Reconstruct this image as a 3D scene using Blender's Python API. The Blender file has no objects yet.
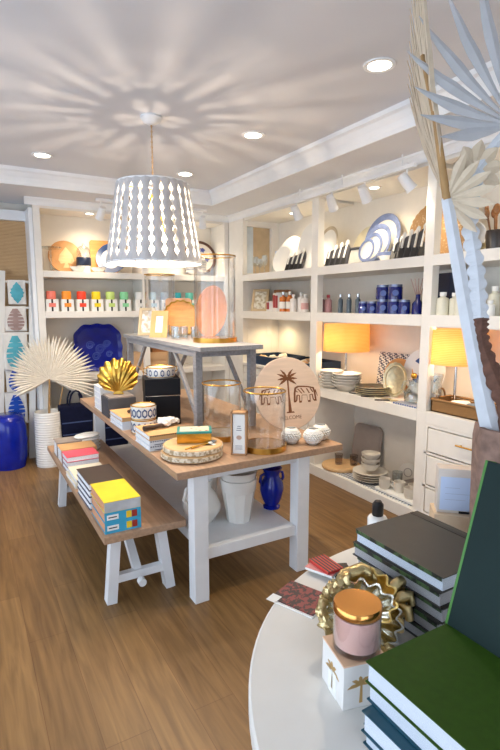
import bpy, bmesh, math, random
from mathutils import Matrix, Vector, Euler
random.seed(4)
S = bpy.context.scene
COL = S.collection
PI = math.pi
R = math.radians

# ------------------------------------------------------------------ materials
def lin(h):
    h = h.lstrip('#')
    out = []
    for i in (0, 2, 4):
        v = int(h[i:i + 2], 16) / 255
        out.append(v / 12.92 if v <= .04045 else ((v + .055) / 1.055) ** 2.4)
    return out
MATS = {}
def mat(name, hexc, rough=.5, metal=0., var=.08, scale=12., bump=0., trans=0., coat=0., spec=.5, stretch=None):
    """procedural surface: a noise-varied colour, optional bump and translucency"""
    if name in MATS: return MATS[name]
    m = bpy.data.materials.new(name); m.use_nodes = True
    nt = m.node_tree; N = nt.nodes; L = nt.links
    b = N['Principled BSDF']
    c = lin(hexc)
    tc = N.new('ShaderNodeTexCoord'); no = N.new('ShaderNodeTexNoise'); no.inputs['Scale'].default_value = scale
    no.inputs['Detail'].default_value = 4
    if stretch:
        mp = N.new('ShaderNodeMapping'); mp.inputs['Scale'].default_value = stretch
        L.new(tc.outputs['Object'], mp.inputs['Vector']); L.new(mp.outputs[0], no.inputs['Vector'])
    else:
        L.new(tc.outputs['Object'], no.inputs['Vector'])
    rp = N.new('ShaderNodeValToRGB')
    rp.color_ramp.elements[0].position = .3; rp.color_ramp.elements[1].position = .7
    rp.color_ramp.elements[0].color = [max(0, x * (1 - var)) for x in c] + [1]
    rp.color_ramp.elements[1].color = [min(1, x * (1 + var)) for x in c] + [1]
    L.new(no.outputs['Fac'], rp.inputs['Fac'])
    L.new(rp.outputs[0], b.inputs['Base Color'])
    b.inputs['Roughness'].default_value = rough; b.inputs['Metallic'].default_value = metal
    b.inputs['Coat Weight'].default_value = coat
    b.inputs['Specular IOR Level'].default_value = spec
    if bump:
        bp = N.new('ShaderNodeBump'); bp.inputs['Strength'].default_value = bump; bp.inputs['Distance'].default_value = .01
        L.new(no.outputs['Fac'], bp.inputs['Height']); L.new(bp.outputs[0], b.inputs['Normal'])
    if trans:
        t = N.new('ShaderNodeBsdfTranslucent'); L.new(rp.outputs[0], t.inputs['Color'])
        mx = N.new('ShaderNodeMixShader'); mx.inputs[0].default_value = trans
        L.new(b.outputs[0], mx.inputs[1]); L.new(t.outputs[0], mx.inputs[2])
        L.new(mx.outputs[0], N['Material Output'].inputs['Surface'])
    MATS[name] = m
    return m
def glass(name='clear glass', tint=(1, 1, 1), refl=1.45, base=.04):
    if name in MATS: return MATS[name]
    m = bpy.data.materials.new(name); m.use_nodes = True
    nt = m.node_tree; N = nt.nodes; L = nt.links; N.remove(N['Principled BSDF'])
    t = N.new('ShaderNodeBsdfTransparent'); t.inputs[0].default_value = (*tint, 1)
    g = N.new('ShaderNodeBsdfGlossy'); g.inputs['Roughness'].default_value = .04
    lw = N.new('ShaderNodeLayerWeight'); lw.inputs['Blend'].default_value = .5
    pw = N.new('ShaderNodeMath'); pw.operation = 'POWER'; pw.inputs[1].default_value = 2.6
    f = N.new('ShaderNodeMath'); f.operation = 'MULTIPLY_ADD'; f.inputs[1].default_value = .95; f.inputs[2].default_value = base
    L.new(lw.outputs['Facing'], pw.inputs[0]); L.new(pw.outputs[0], f.inputs[0])
    mx = N.new('ShaderNodeMixShader')
    L.new(f.outputs[0], mx.inputs[0]); L.new(t.outputs[0], mx.inputs[1]); L.new(g.outputs[0], mx.inputs[2])
    L.new(mx.outputs[0], N['Material Output'].inputs['Surface'])
    MATS[name] = m
    return m
def emit(name, hexc, st):
    if name in MATS: return MATS[name]
    m = bpy.data.materials.new(name); m.use_nodes = True
    b = m.node_tree.nodes['Principled BSDF']
    b.inputs['Base Color'].default_value = (*lin(hexc), 1)
    b.inputs['Emission Color'].default_value = (*lin(hexc), 1); b.inputs['Emission Strength'].default_value = st
    MATS[name] = m
    return m

def floor_material():
    m = bpy.data.materials.new('oak plank floor'); m.use_nodes = True
    nt = m.node_tree; N = nt.nodes; L = nt.links; b = N['Principled BSDF']
    tc = N.new('ShaderNodeTexCoord'); mp = N.new('ShaderNodeMapping'); mp.inputs['Rotation'].default_value = (0, 0, PI / 2)
    br = N.new('ShaderNodeTexBrick'); br.inputs['Scale'].default_value = 1
    br.inputs['Brick Width'].default_value = 1.25; br.inputs['Row Height'].default_value = .18
    br.inputs['Mortar Size'].default_value = .0016; br.inputs['Mortar Smooth'].default_value = .3; br.offset = .37
    br.inputs['Color1'].default_value = (*lin('8c6c44'), 1); br.inputs['Color2'].default_value = (*lin('7d5e39'), 1)
    br.inputs['Mortar'].default_value = (*lin('6b4a2a'), 1)
    L.new(tc.outputs['Object'], mp.inputs['Vector']); L.new(mp.outputs[0], br.inputs['Vector'])
    m2 = N.new('ShaderNodeMapping'); m2.inputs['Scale'].default_value = (16, 1.1, 1)
    L.new(tc.outputs['Object'], m2.inputs['Vector'])
    no = N.new('ShaderNodeTexNoise'); no.inputs['Scale'].default_value = 2.2; no.inputs['Detail'].default_value = 7; no.inputs['Distortion'].default_value = .8
    L.new(m2.outputs[0], no.inputs['Vector'])
    rp = N.new('ShaderNodeValToRGB'); rp.color_ramp.elements[0].position = .3; rp.color_ramp.elements[1].position = .72
    rp.color_ramp.elements[0].color = (.62, .58, .54, 1); rp.color_ramp.elements[1].color = (1.12, 1.1, 1.06, 1)
    L.new(no.outputs['Fac'], rp.inputs[0])
    mx = N.new('ShaderNodeMix'); mx.data_type = 'RGBA'; mx.blend_type = 'MULTIPLY'; mx.inputs[0].default_value = 1
    L.new(br.outputs['Color'], mx.inputs[6]); L.new(rp.outputs[0], mx.inputs[7])
    L.new(mx.outputs[2], b.inputs['Base Color'])
    b.inputs['Roughness'].default_value = .42; b.inputs['Specular IOR Level'].default_value = .35
    bp = N.new('ShaderNodeBump'); bp.inputs['Strength'].default_value = .12; bp.inputs['Distance'].default_value = .003
    L.new(no.outputs['Fac'], bp.inputs['Height']); L.new(bp.outputs[0], b.inputs['Normal'])
    return m
def two_tone(name, c1, c2, kind='wave', scale=30., rough=.5, trans=0., bands='Z', dist=0., sharp=(.45, .55), rot=None):
    """printed or woven pattern in two colours"""
    if name in MATS: return MATS[name]
    m = bpy.data.materials.new(name); m.use_nodes = True
    nt = m.node_tree; N = nt.nodes; L = nt.links; b = N['Principled BSDF']
    tc = N.new('ShaderNodeTexCoord')
    src = tc.outputs['Object']
    if rot:
        mp = N.new('ShaderNodeMapping'); mp.inputs['Rotation'].default_value = rot
        L.new(src, mp.inputs['Vector']); src = mp.outputs[0]
    rp = N.new('ShaderNodeValToRGB'); rp.color_ramp.elements[0].position, rp.color_ramp.elements[1].position = sharp
    rp.color_ramp.elements[0].color = (*lin(c1), 1); rp.color_ramp.elements[1].color = (*lin(c2), 1)
    if kind == 'wave':
        w = N.new('ShaderNodeTexWave'); w.bands_direction = bands; w.inputs['Scale'].default_value = scale; w.inputs['Distortion'].default_value = dist
        w.inputs['Detail'].default_value = 1
        L.new(src, w.inputs['Vector']); L.new(w.outputs['Fac'], rp.inputs[0])
    elif kind == 'weave':
        w = N.new('ShaderNodeTexWave'); w.bands_direction = 'Z'; w.inputs['Scale'].default_value = scale; w.inputs['Distortion'].default_value = 1.5
        v = N.new('ShaderNodeTexNoise'); v.inputs['Scale'].default_value = scale * .6
        L.new(src, w.inputs['Vector']); L.new(src, v.inputs['Vector'])
        mm = N.new('ShaderNodeMath'); mm.operation = 'MULTIPLY'
        ad = N.new('ShaderNodeMath'); ad.operation = 'ADD'; ad.inputs[1].default_value = .45
        L.new(v.outputs['Fac'], ad.inputs[0]); L.new(w.outputs['Fac'], mm.inputs[0]); L.new(ad.outputs[0], mm.inputs[1]); L.new(mm.outputs[0], rp.inputs[0])
    elif kind == 'checker':
        w = N.new('ShaderNodeTexChecker'); w.inputs['Scale'].default_value = scale
        L.new(src, w.inputs['Vector']); L.new(w.outputs['Fac'], rp.inputs[0])
    elif kind == 'voronoi':
        w = N.new('ShaderNodeTexVoronoi'); w.inputs['Scale'].default_value = scale
        L.new(src, w.inputs['Vector']); L.new(w.outputs['Distance'], rp.inputs[0])
    elif kind == 'noise':
        w = N.new('ShaderNodeTexNoise'); w.inputs['Scale'].default_value = scale; w.inputs['Detail'].default_value = 3
        L.new(src, w.inputs['Vector']); L.new(w.outputs['Fac'], rp.inputs[0])
    L.new(rp.outputs[0], b.inputs['Base Color']); b.inputs['Roughness'].default_value = rough
    if trans:
        t = N.new('ShaderNodeBsdfTranslucent'); L.new(rp.outputs[0], t.inputs['Color'])
        mx = N.new('ShaderNodeMixShader'); mx.inputs[0].default_value = trans
        L.new(b.outputs[0], mx.inputs[1]); L.new(t.outputs[0], mx.inputs[2]); L.new(mx.outputs[0], N['Material Output'].inputs['Surface'])
    MATS[name] = m
    return m

WHITE = mat('white painted joinery', 'ece8e0', .45, var=.02)
WALLP = mat('warm white wall paint', 'e9e3d8', .7, var=.02)
CEIL = mat('matt ceiling paint', 'd8dae0', .8, var=.015, scale=3)
TRIM = mat('white trim paint', 'eef0f2', .4, var=.015)
FRM = mat('white painted table legs', 'e4e6e8', .45, var=.03)
WOOD = mat('light oak top', 'ad8c70', .5, var=.16, scale=6, bump=.1, stretch=(9, .8, 9))
WOODD = mat('warm brown wood', 'a06a3c', .5, var=.2, scale=6, stretch=(8, 1, 8))
BEECH = mat('pale beech wood', 'd8b07e', .5, var=.12, scale=6, stretch=(1, 8, 8))
ORNG = mat('honey wood', 'd99b5a', .45, var=.15, scale=5, stretch=(1, 7, 7))
GREYW = mat('weathered grey wood', '8d8d90', .6, var=.18, scale=8, bump=.15, stretch=(9, .8, 9))
CERW = mat('white ceramic', 'eceae4', .25, var=.02, coat=.3)
CERG = mat('off white stoneware', 'd9d2c6', .45, var=.05)
GREYC = mat('grey brown stoneware', '9a8f88', .5, var=.06)
GOLD = mat('polished gold', 'd8a648', .22, 1., var=.1)
GOLDR = mat('hammered gold', 'bd9745', .3, 1., var=.15, scale=40, bump=.6)
SILV = mat('polished steel', 'c8c8c8', .2, 1.)
PEWT = mat('pale gold pewter', 'd6caa6', .3, .7, var=.15, scale=30, bump=.3)
BRASS = mat('brass', 'c79a4b', .28, 1.)
COB = mat('cobalt glazed ceramic', '061f96', .15, var=.15, coat=.3, spec=.35)
NAVY = mat('navy lacquer', '14233f', .4, var=.12)
NAVYF = mat('navy fabric', '0a102c', .85, var=.2, scale=30, spec=.2)
BLUEG = mat('dark blue glass', '0a1768', .12, var=.2, coat=.5)
BLACK = mat('black', '141416', .45, var=.1)
CHAR = mat('charcoal felt', '46464b', .75, var=.15)
BLKBOX = mat('blue black box board', '0e1118', .6, var=.06, spec=.2)
PAGES = two_tone('book page edges', 'ffffff', 'd5d9e2', 'wave', 160, .7, bands='Z')
CREAM = mat('cream paper', 'ddd6c2', .7, var=.03)
PAPER = mat('white paper', 'eeeeea', .7, var=.02)
RATTAN = two_tone('woven rattan', 'e0c498', 'b48a58', 'weave', 70, .7)
WICK = two_tone('dark wicker', 'b0834c', '4a2f18', 'weave', 75, .7)
SHADE = two_tone('amber woven lamp shade', 'f3d09a', 'e8bd80', 'weave', 26, .8, trans=.62)
PALMW = mat('bleached palm leaf', 'f0e9db', .7, var=.06, trans=.15, scale=20)
PALMC = mat('beige palm leaf', 'dccbb2', .75, var=.08, trans=.1, scale=20)
PALMB = mat('white painted palm leaf', 'c2c3c6', .6, var=.05, trans=.12, scale=20)
STEEL = mat('brushed steel', 'd9d9d6', .35, .0)
PETI = mat('white washed palm stalk', 'd5d9df', .6, var=.06, scale=25)
BARK = mat('brown palm bark', '6b4a3c', .85, var=.3, scale=30, bump=.8)
STEMW = mat('dry stem', 'a98556', .7, var=.15, scale=20)
GL = glass()
GLT = glass('thick clear glass', (.9, .94, .96), 1.55, .13)
KRAFT = mat('kraft board', 'c9a47c', .75, var=.06)

# ------------------------------------------------------------------ mesh builder
class MB:
    def __init__(s): s.bm = bmesh.new(); s.M = Matrix()
    def at(s, loc=(0, 0, 0), rot=(0, 0, 0)):
        s.M = Matrix.Translation(loc) @ Euler(rot).to_matrix().to_4x4(); return s
    def v(s, p): return s.bm.verts.new(s.M @ Vector(p))
    def face(s, vs):
        try: return s.bm.faces.new(vs)
        except ValueError: return None
    def box(s, a, b):
        x0, y0, z0 = a; x1, y1, z1 = b
        p = [s.v(q) for q in ((x0, y0, z0), (x1, y0, z0), (x1, y1, z0), (x0, y1, z0), (x0, y0, z1), (x1, y0, z1), (x1, y1, z1), (x0, y1, z1))]
        for f in ((3, 2, 1, 0), (4, 5, 6, 7), (0, 1, 5, 4), (1, 2, 6, 5), (2, 3, 7, 6), (3, 0, 4, 7)): s.face([p[i] for i in f])
        return s
    def beam(s, p, q, w, d, up=(0, 0, 1)):
        """square bar from p to q"""
        p = Vector(p); q = Vector(q); z = (q - p).normalized(); x = Vector(up).cross(z)
        if x.length < 1e-4: x = Vector((1, 0, 0))
        x.normalize(); y = z.cross(x)
        ring = []
        for c in (p, q):
            ring.append([s.v(c + x * (w / 2 * a) + y * (d / 2 * b)) for a, b in ((-1, -1), (1, -1), (1, 1), (-1, 1))])
        s.face(ring[0][::-1]); s.face(ring[1])
        for i in range(4): s.face([ring[0][i], ring[0][(i + 1) % 4], ring[1][(i + 1) % 4], ring[1][i]])
        return s
    def lathe(s, prof, seg=32, close=False, sx=1., sy=1., lobes=0, lamp=0.):
        """revolve (r,z) profile about local Z"""
        rings = []
        for r, z in prof:
            if r < 1e-6: rings.append([s.v((0, 0, z))]); continue
            ring = []
            for i in range(seg):
                a = 2 * PI * i / seg
                k = 1 + (lamp * math.cos(lobes * a) if lobes else 0)
                ring.append(s.v((r * k * sx * math.cos(a), r * k * sy * math.sin(a), z)))
            rings.append(ring)
        n = len(rings)
        for j in range(n - (0 if close else 1)):
            A, B = rings[j], rings[(j + 1) % n]
            if len(A) == 1 and len(B) == 1: continue
            for i in range(seg):
                k = (i + 1) % seg
                if len(A) == 1: s.face([A[0], B[k], B[i]])
                elif len(B) == 1: s.face([A[i], A[k], B[0]])
                else: s.face([A[i], A[k], B[k], B[i]])
        return s
    def cyl(s, r, z0, z1, seg=32, r1=None):
        r1 = r if r1 is None else r1
        return s.lathe([(0, z0), (r, z0), (r1, z1), (0, z1)], seg)
    def prism(s, pts, z0, z1):
        a = [s.v((x, y, z0)) for x, y in pts]; b = [s.v((x, y, z1)) for x, y in pts]
        s.face(a[::-1]); s.face(b); n = len(pts)
        for i in range(n): s.face([a[i], a[(i + 1) % n], b[(i + 1) % n], b[i]])
        return s
    def tube(s, pts, r, seg=8, r1=None):
        pts = [Vector(p) for p in pts]; n = len(pts); rings = []; prev = None
        for i, p in enumerate(pts):
            t = (pts[min(i + 1, n - 1)] - pts[max(i - 1, 0)]).normalized()
            ref = prev if prev else (Vector((0, 0, 1)) if abs(t.z) < .9 else Vector((1, 0, 0)))
            x = ref - t * ref.dot(t); x.normalize(); prev = x; y = t.cross(x)
            rr = r if r1 is None else r + (r1 - r) * i / (n - 1)
            rings.append([s.v(p + (x * math.cos(2 * PI * k / seg) + y * math.sin(2 * PI * k / seg)) * rr) for k in range(seg)])
        for j in range(n - 1):
            for k in range(seg): s.face([rings[j][k], rings[j][(k + 1) % seg], rings[j + 1][(k + 1) % seg], rings[j + 1][k]])
        s.face(rings[0][::-1]); s.face(rings[-1]); return s
    def ring(s, R_, r, z=0, seg=36, k=8, sx=1, sy=1):
        prof = [(R_ + r * math.cos(2 * PI * i / k), z + r * math.sin(2 * PI * i / k)) for i in range(k)]
        return s.lathe(prof, seg, True, sx, sy)
    def blob(s, r, jit=0., sub=2, sc=(1, 1, 1), seed=0):
        rnd = random.Random(seed)
        g = bmesh.ops.create_icosphere(s.bm, subdivisions=sub, radius=1)
        for v in g['verts']:
            k = 1 + jit * (rnd.random() - .5) * 2
            v.co = s.M @ Vector((v.co.x * r * sc[0] * k, v.co.y * r * sc[1] * k, v.co.z * r * sc[2] * k))
        return s
    def build(s, name, m, parent=None, smooth=0., bevel=0.):
        bmesh.ops.recalc_face_normals(s.bm, faces=s.bm.faces)
        me = bpy.data.meshes.new(name); s.bm.to_mesh(me); s.bm.free(); me.materials.append(m)
        if smooth:
            me.polygons.foreach_set('use_smooth', [True] * len(me.polygons))
            me.set_sharp_from_angle(angle=R(smooth))
        o = bpy.data.objects.new(name, me); COL.objects.link(o)
        if parent: o.parent = parent
        if bevel:
            b = o.modifiers.new('bevel', 'BEVEL'); b.width = bevel; b.segments = 2; b.limit_method = 'ANGLE'
        return o
def tag(o, label, cat, group=None):
    o['label'] = label; o['category'] = cat
    if group: o['group'] = group
    return o
def thing(name, label, cat, loc=(0, 0, 0), rot=(0, 0, 0), group=None):
    o = bpy.data.objects.new(name, None); COL.objects.link(o); o.empty_display_size = .05
    o.location = loc; o.rotation_euler = rot if not isinstance(rot, (int, float)) else (0, 0, rot)
    return tag(o, label, cat, group)
def lean(t, rz): return (R(90 - t), 0, R(rz))     # local X across, local Y up the face, local Z out of the face
def struct(name, mb, m, **k):
    o = mb.build(name, m, **k); o['kind'] = 'structure'; return o
def solo(name, label, cat, mb, m, loc=(0, 0, 0), rot=(0, 0, 0), group=None, **k):
    o = mb.build(name, m, **k); o.location = loc; o.rotation_euler = rot if not isinstance(rot, (int, float)) else (0, 0, rot)
    return tag(o, label, cat, group)
def dup(root, loc, rot=None, label=None, group=None, skip=()):
    r = root.copy(); COL.objects.link(r); r.location = loc
    if rot is not None: r.rotation_euler = rot if not isinstance(rot, (int, float)) else (0, 0, rot)
    if label: r['label'] = label
    if group: r['group'] = group
    for ch in list(root.children):
        c = ch.copy(); COL.objects.link(c); c.parent = r
        for g in ch.children:
            d = g.copy(); COL.objects.link(d); d.parent = c
    return r
def text(name, body, size, m, parent, loc, rot=(0, 0, 0), ext=.0004):
    cu = bpy.data.curves.new(name, 'FONT'); cu.body = body; cu.size = size; cu.align_x = 'CENTER'; cu.align_y = 'CENTER'; cu.extrude = ext
    cu.materials.append(m)
    tmp = bpy.data.objects.new(name + '_curve', cu); COL.objects.link(tmp)
    me = bpy.data.meshes.new_from_object(tmp.evaluated_get(bpy.context.evaluated_depsgraph_get()))
    bpy.data.objects.remove(tmp)
    o = bpy.data.objects.new(name, me); COL.objects.link(o); o.parent = parent; o.location = loc; o.rotation_euler = rot
    return o
def disc_pts(r, n=40, sx=1, sy=1, cx=0, cy=0): return [(cx + r * sx * math.cos(2 * PI * i / n), cy + r * sy * math.sin(2 * PI * i / n)) for i in range(n)]
def rrect(w, h, r, n=6):
    pts = []
    for cx, cy, a0 in ((w / 2 - r, h / 2 - r, 0), (-w / 2 + r, h / 2 - r, 90), (-w / 2 + r, -h / 2 + r, 180), (w / 2 - r, -h / 2 + r, 270)):
        for i in range(n + 1):
            a = R(a0 + 90 * i / n); pts.append((cx + r * math.cos(a), cy + r * math.sin(a)))
    return pts

# ------------------------------------------------------------------ room shell
ZC, ZS = 2.85, 2.71
XR, YB, XL, YF = 3.44, 5.99, -2.2, -2.4
struct('floor', MB().box((XL, YF, -.05), (XR, YB, 0)), floor_material())
struct('ceiling', MB().box((XL, YF, ZC), (XR, YB, ZC + .06)), CEIL)
struct('wall_right', MB().box((XR, YF, 0), (XR + .1, YB + .1, ZC)), WALLP)
struct('wall_back', MB().box((XL, YB, 0), (XR, YB + .1, ZC)), WALLP)
# left wall with a wide shop window opening
wl = MB()
wl.box((XL - .1, YF, 0), (XL, YB, .35)); wl.box((XL - .1, YF, 2.45), (XL, YB, ZC)); wl.box((XL - .1, 4.6, .35), (XL, YB, 2.45)); wl.box((XL - .1, YF, .35), (XL, -1.9, 2.45))
struct('wall_left', wl, WALLP)
struct('wall_front', MB().box((XL, YF - .1, 0), (-.9, YF, ZC)).box((.9, YF - .1, 0), (XR, YF, ZC)).box((-.9, YF - .1, 2.4), (.9, YF, ZC)), WALLP)
wf = MB()
for y in (-1.9, .25, 2.4, 4.54): wf.box((XL - .08, y, .35), (XL - .02, y + .06, 2.45))
struct('window_2', wf, TRIM)
# soffits round the shelving
struct('ceiling_soffit', MB().box((2.44, YF, ZS), (XR, YB, ZC)).box((XL, 5.06, ZS), (2.44, YB, ZC)), CEIL)
def crown(mb, axis, a, b, pos, z0, z1, out, sgn):
    """stepped crown profile running along an axis"""
    prof = [(0, z0), (.012, z0), (.014, z0 + .2 * (z1 - z0)), (.03, z0 + .45 * (z1 - z0)), (.06, z0 + .72 * (z1 - z0)), (.085, z0 + .8 * (z1 - z0)), (.09, z1), (0, z1)]
    prof = [(p * out / .09, z) for p, z in prof]
    for i in range(len(prof)):
        p, q = prof[i], prof[(i + 1) % len(prof)]
        pts = []
        for (d, z), c in ((p, a), (q, a), (q, b), (p, b)):
            cc = c
            if c == b and b > a: cc = b - d * (1 if sgn[1] else 0)
            pts.append((pos - d, cc, z) if axis == 'Y' else (cc, pos - d, z))
        mb.face([mb.v(x) for x in pts])
    return mb
struct('trim_1', crown(MB(), 'Y', YF, 5.06, 2.44, ZS, ZC, .075, (0, 1)), TRIM)
struct('trim_2', crown(MB(), 'X', XL, 2.44, 5.06, ZS, ZC, .075, (0, 1)), TRIM)
struct('trim_3', crown(MB(), 'Y', .9, 5.57, 2.9, 2.64, ZS, .05, (0, 1)), TRIM)
struct('trim_4', crown(MB(), 'X', .62, 2.9, 5.57, 2.64, ZS, .05, (0, 1)), TRIM)
# cased window with a woven shade, left of the back shelving
wn = MB(); wn.box((.655, 5.60, 0), (.69, 5.98, 2.62)); wn.box((-.75, 5.86, 2.52), (.655, 5.96, 2.62)); wn.box((-.83, 5.86, 0), (-.75, 5.96, 2.62))
struct('window_1', wn, TRIM)
bl = MB(); bl.box((-.75, 5.925, .02), (.655, 5.94, 2.52))
for i in range(12): bl.box((-.75, 5.918, .18 + i * .2), (.655, 5.925, .19 + i * .2))
solo('woven_shade', 'beige woven grass shade hanging behind the white ladder', 'blind', bl, two_tone('woven grass shade', 'c9a97f', 'b08d62', 'weave', 22, .8))
struct('baseboard_back', MB().box((XL, YB - .02, 0), (-.83, YB, .12)), TRIM)

# ------------------------------------------------------------------ built-in shelving
def louvre(mb, x, y0, y1, z0, z1, n):
    h = (z1 - z0) / n
    for i in range(n): mb.box((x, y0, z0 + i * h + .006), (x + .03, y1, z0 + (i + 1) * h - .006))
    return mb
UX = 2.9
su = thing('shelving_unit', 'long white built-in shelving with three bays and lit lamps along the right wall', 'shelving unit', (UX, 1.0, 0))
def su_part(n, boxes, bev=.003, m=WHITE):
    mb = MB()
    for a, b in boxes: mb.box((a[0] - UX, a[1] - 1.0, a[2]), (b[0] - UX, b[1] - 1.0, b[2]))
    return mb.build(n, m, su, bevel=bev)
XB = 3.42
su_part('back_panel', [((XB - .015, 1.0, .1), (XB, 5.3, 2.66))], 0, WALLP)
su_part('divider', [((UX, 3.79, .88), (UX + .07, 3.89, 2.70)), ((UX, 3.79, .1), (XB - .015, 3.89, .88))])
su_part('divider', [((UX, 2.47, .88), (UX + .07, 2.55, 2.70)), ((UX, 2.47, .1), (XB - .015, 2.55, .88))])
su_part('divider', [((UX, 1.0, .1), (XB - .015, 1.08, 2.70))])
# end panel: open cased frame above, solid below
su_part('end_panel', [((UX, 5.22, 0), (UX + .06, 5.3, 2.70)), ((XB - .12, 5.22, 0), (XB - .015, 5.3, 2.70)), ((UX + .06, 5.22, 2.56), (XB - .12, 5.3, 2.70)), ((UX + .06, 5.22, 0), (XB - .12, 5.3, 2.02))])
for z0, z1 in ((1.925, 2.0), (1.497, 1.58)):
    su_part('shelf', [((UX + .07, 1.08, z0), (XB - .015, 5.22, z1)), ((UX, 1.08, z0), (UX + .07, 2.47, z1)), ((UX, 2.55, z0), (UX + .07, 3.79, z1)), ((UX, 3.89, z0), (UX + .07, 5.22, z1))], 0)
for y0, y1 in ((1.08, 2.47), (2.55, 3.79), (3.89, 5.22)):
    su_part('top_panel', [((UX + .02, y0, 2.62), (XB - .015, y1, 2.66))])
for y0, y1 in ((1.08, 2.47), (2.55, 3.79)):
    su_part('shelf', [((UX, y0, .79), (XB - .015, y1, .88))])
su_part('base', [((UX - .012, 1.0, 0), (XB - .015, 5.3, .10))])
mb = MB(); mb.box((UX + .03 - UX, 2.89, .1), (XB - .02 - UX, 4.22, .96))
louvre(mb, -.0, 2.91, 4.20, .12, .94, 9); mb.build('slatted_front', WHITE, su)
su_part('shelf', [((UX - .02, 3.89, .945), (XB - .015, 5.22, .975))])
for z0, z1 in ((.590, .760), (.340, .555), (.130, .306)):
    y0, y1 = 1.11, 2.434
    d = su_part('drawer', [((UX - .004, y0, z0), (UX + .3, y1, z1))], .003)
    h = MB(); zz = z1 - .06 - (0 if z0 > .5 else .02); yc = 2.1 - 1.0
    h.tube([(-.035, yc - .075, zz), (-.035, yc + .075, zz)], .006, 10)
    for k in (-.05, .05): h.tube([(-.035, yc + k, zz), (0, yc + k, zz)], .005, 8)
    h.build('handle', BRASS, d, smooth=40)
su_part('drawer_frame', [((UX + .001, 1.08, .1), (UX + .28, 2.47, .12)), ((UX + .001, 1.08, .77), (UX + .28, 2.47, .79)), ((UX + .001, 1.08, .315), (UX + .28, 2.47, .33)), ((UX + .001, 1.08, .565), (UX + .28, 2.47, .58)), ((UX + .001, 2.445, .12), (UX + .28, 2.47, .77))], 0)

bu = thing('shelving_unit', 'white built-in shelving on the back wall behind the palm leaf', 'shelving unit', (.69, 5.45, 0))
def bu_part(n, boxes, bev=.003, m=WHITE):
    mb = MB()
    for a, b in boxes: mb.box((a[0] - .69, a[1] - 5.45, a[2]), (b[0] - .69, b[1] - 5.45, b[2]))
    return mb.build(n, m, bu, bevel=bev)
bu_part('back_panel', [((.69, 5.83, .1), (2.9, 5.85, 2.66))], 0, WALLP)
for a, b in ((.692, .76), (1.80, 1.87), (2.84, 2.898)): bu_part('divider', [((a, 5.45, 0), (b, 5.83, 2.70))])
for a, b in ((.76, 1.80), (1.87, 2.84)):
    bu_part('shelf', [((a, 5.45, 1.935), (b, 5.83, 2.0))]); bu_part('shelf', [((a, 5.45, 1.515), (b, 5.83, 1.585))])
    bu_part('shelf', [((a, 5.45, .84), (b, 5.83, .90))]); bu_part('top_panel', [((a, 5.47, 2.62), (b, 5.83, 2.66))])
bu_part('base', [((.692, 5.45, 0), (2.898, 5.83, .1))])
bu.location.y += .12
su_part('corner_panel', [((UX, 5.3, 0), (UX + .03, 5.57, 2.70))])
su_part('inset_panel', [((UX + .06, 5.27, 2.02), (UX + .17, 5.29, 2.56))], 0, mat('pale blue glazed panel', 'c9d6e2', .4))
su_part('inset_panel', [((UX + .17, 5.27, 2.02), (XB - .12, 5.29, 2.56))], 0, mat('beige panel', 'c2ac8c', .6))
solo('wall_switch_plate', 'small white switch plate on the shelving end by the blue trays', 'switch', MB().box((-.03, -.006, -.05), (.03, 0, .05)).box((-.012, -.01, -.02), (.012, -.004, .02)), PAPER, (3.27, 5.219, 1.34))

# ------------------------------------------------------------------ lights in the ceiling
CAN = emit('recessed lamp glow', 'fff0d8', 14)
def downlight(x, y, z, label, group, e=0, col=(1, .86, .68), r=.06, spot=R(120)):
    t = thing('downlight', label, 'ceiling light', (x, y, z), 0, group)
    MB().lathe([(r + .022, 0), (r + .02, -.006), (r, -.006), (r - .004, 0)], 32).build('trim_ring', TRIM, t, smooth=40)
    MB().lathe([(0, -.0015), (r, -.0015), (r, -.003), (0, -.003)], 32).build('lens', CAN, t)
    if e:
        l = bpy.data.lights.new('downlight_lamp', 'SPOT'); l.energy = e; l.color = col; l.spot_size = spot; l.spot_blend = .8; l.shadow_soft_size = .05
        o = bpy.data.objects.new('downlight_lamp', l); COL.objects.link(o); o.location = (x, y, z - .02)
    return t
DE = 48
downlight(.66, 4.52, ZC, 'recessed round ceiling light nearest the back left corner', 'ceiling downlights', DE)
downlight(1.89, 4.49, ZC, 'recessed round ceiling light just above the pendant shade, by the back corner', 'ceiling downlights', DE)
downlight(1.895, 3.255, ZC, 'recessed round ceiling light right of the pendant canopy', 'ceiling downlights', DE)
downlight(1.92, 2.03, ZC, 'recessed round ceiling light nearest the palm leaf sculpture', 'ceiling downlights', DE)
for x, y, z, lb in ((3.15, 4.55, 2.62, 'small recessed light over white platters in the corner bay'), (3.06, 3.25, 2.62, 'small recessed light over the blue rimmed plates'), (3.15, 1.7, 2.62, 'small recessed light over the dark wooden utensils')):
    downlight(x, y, z, lb, 'lights inside the shelving tops', 14, (1, .80, .55), .04, R(150))
downlight(1.27, 5.66, 2.62, 'small recessed light over the round wooden board on the back shelf', 'lights inside the shelving tops', 14, (1, .80, .55), .04, R(150))
downlight(2.3, 5.66, 2.62, 'small recessed light over the brown rimmed plate on the back shelf', 'lights inside the shelving tops', 14, (1, .86, .7), .04, R(150))

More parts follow.
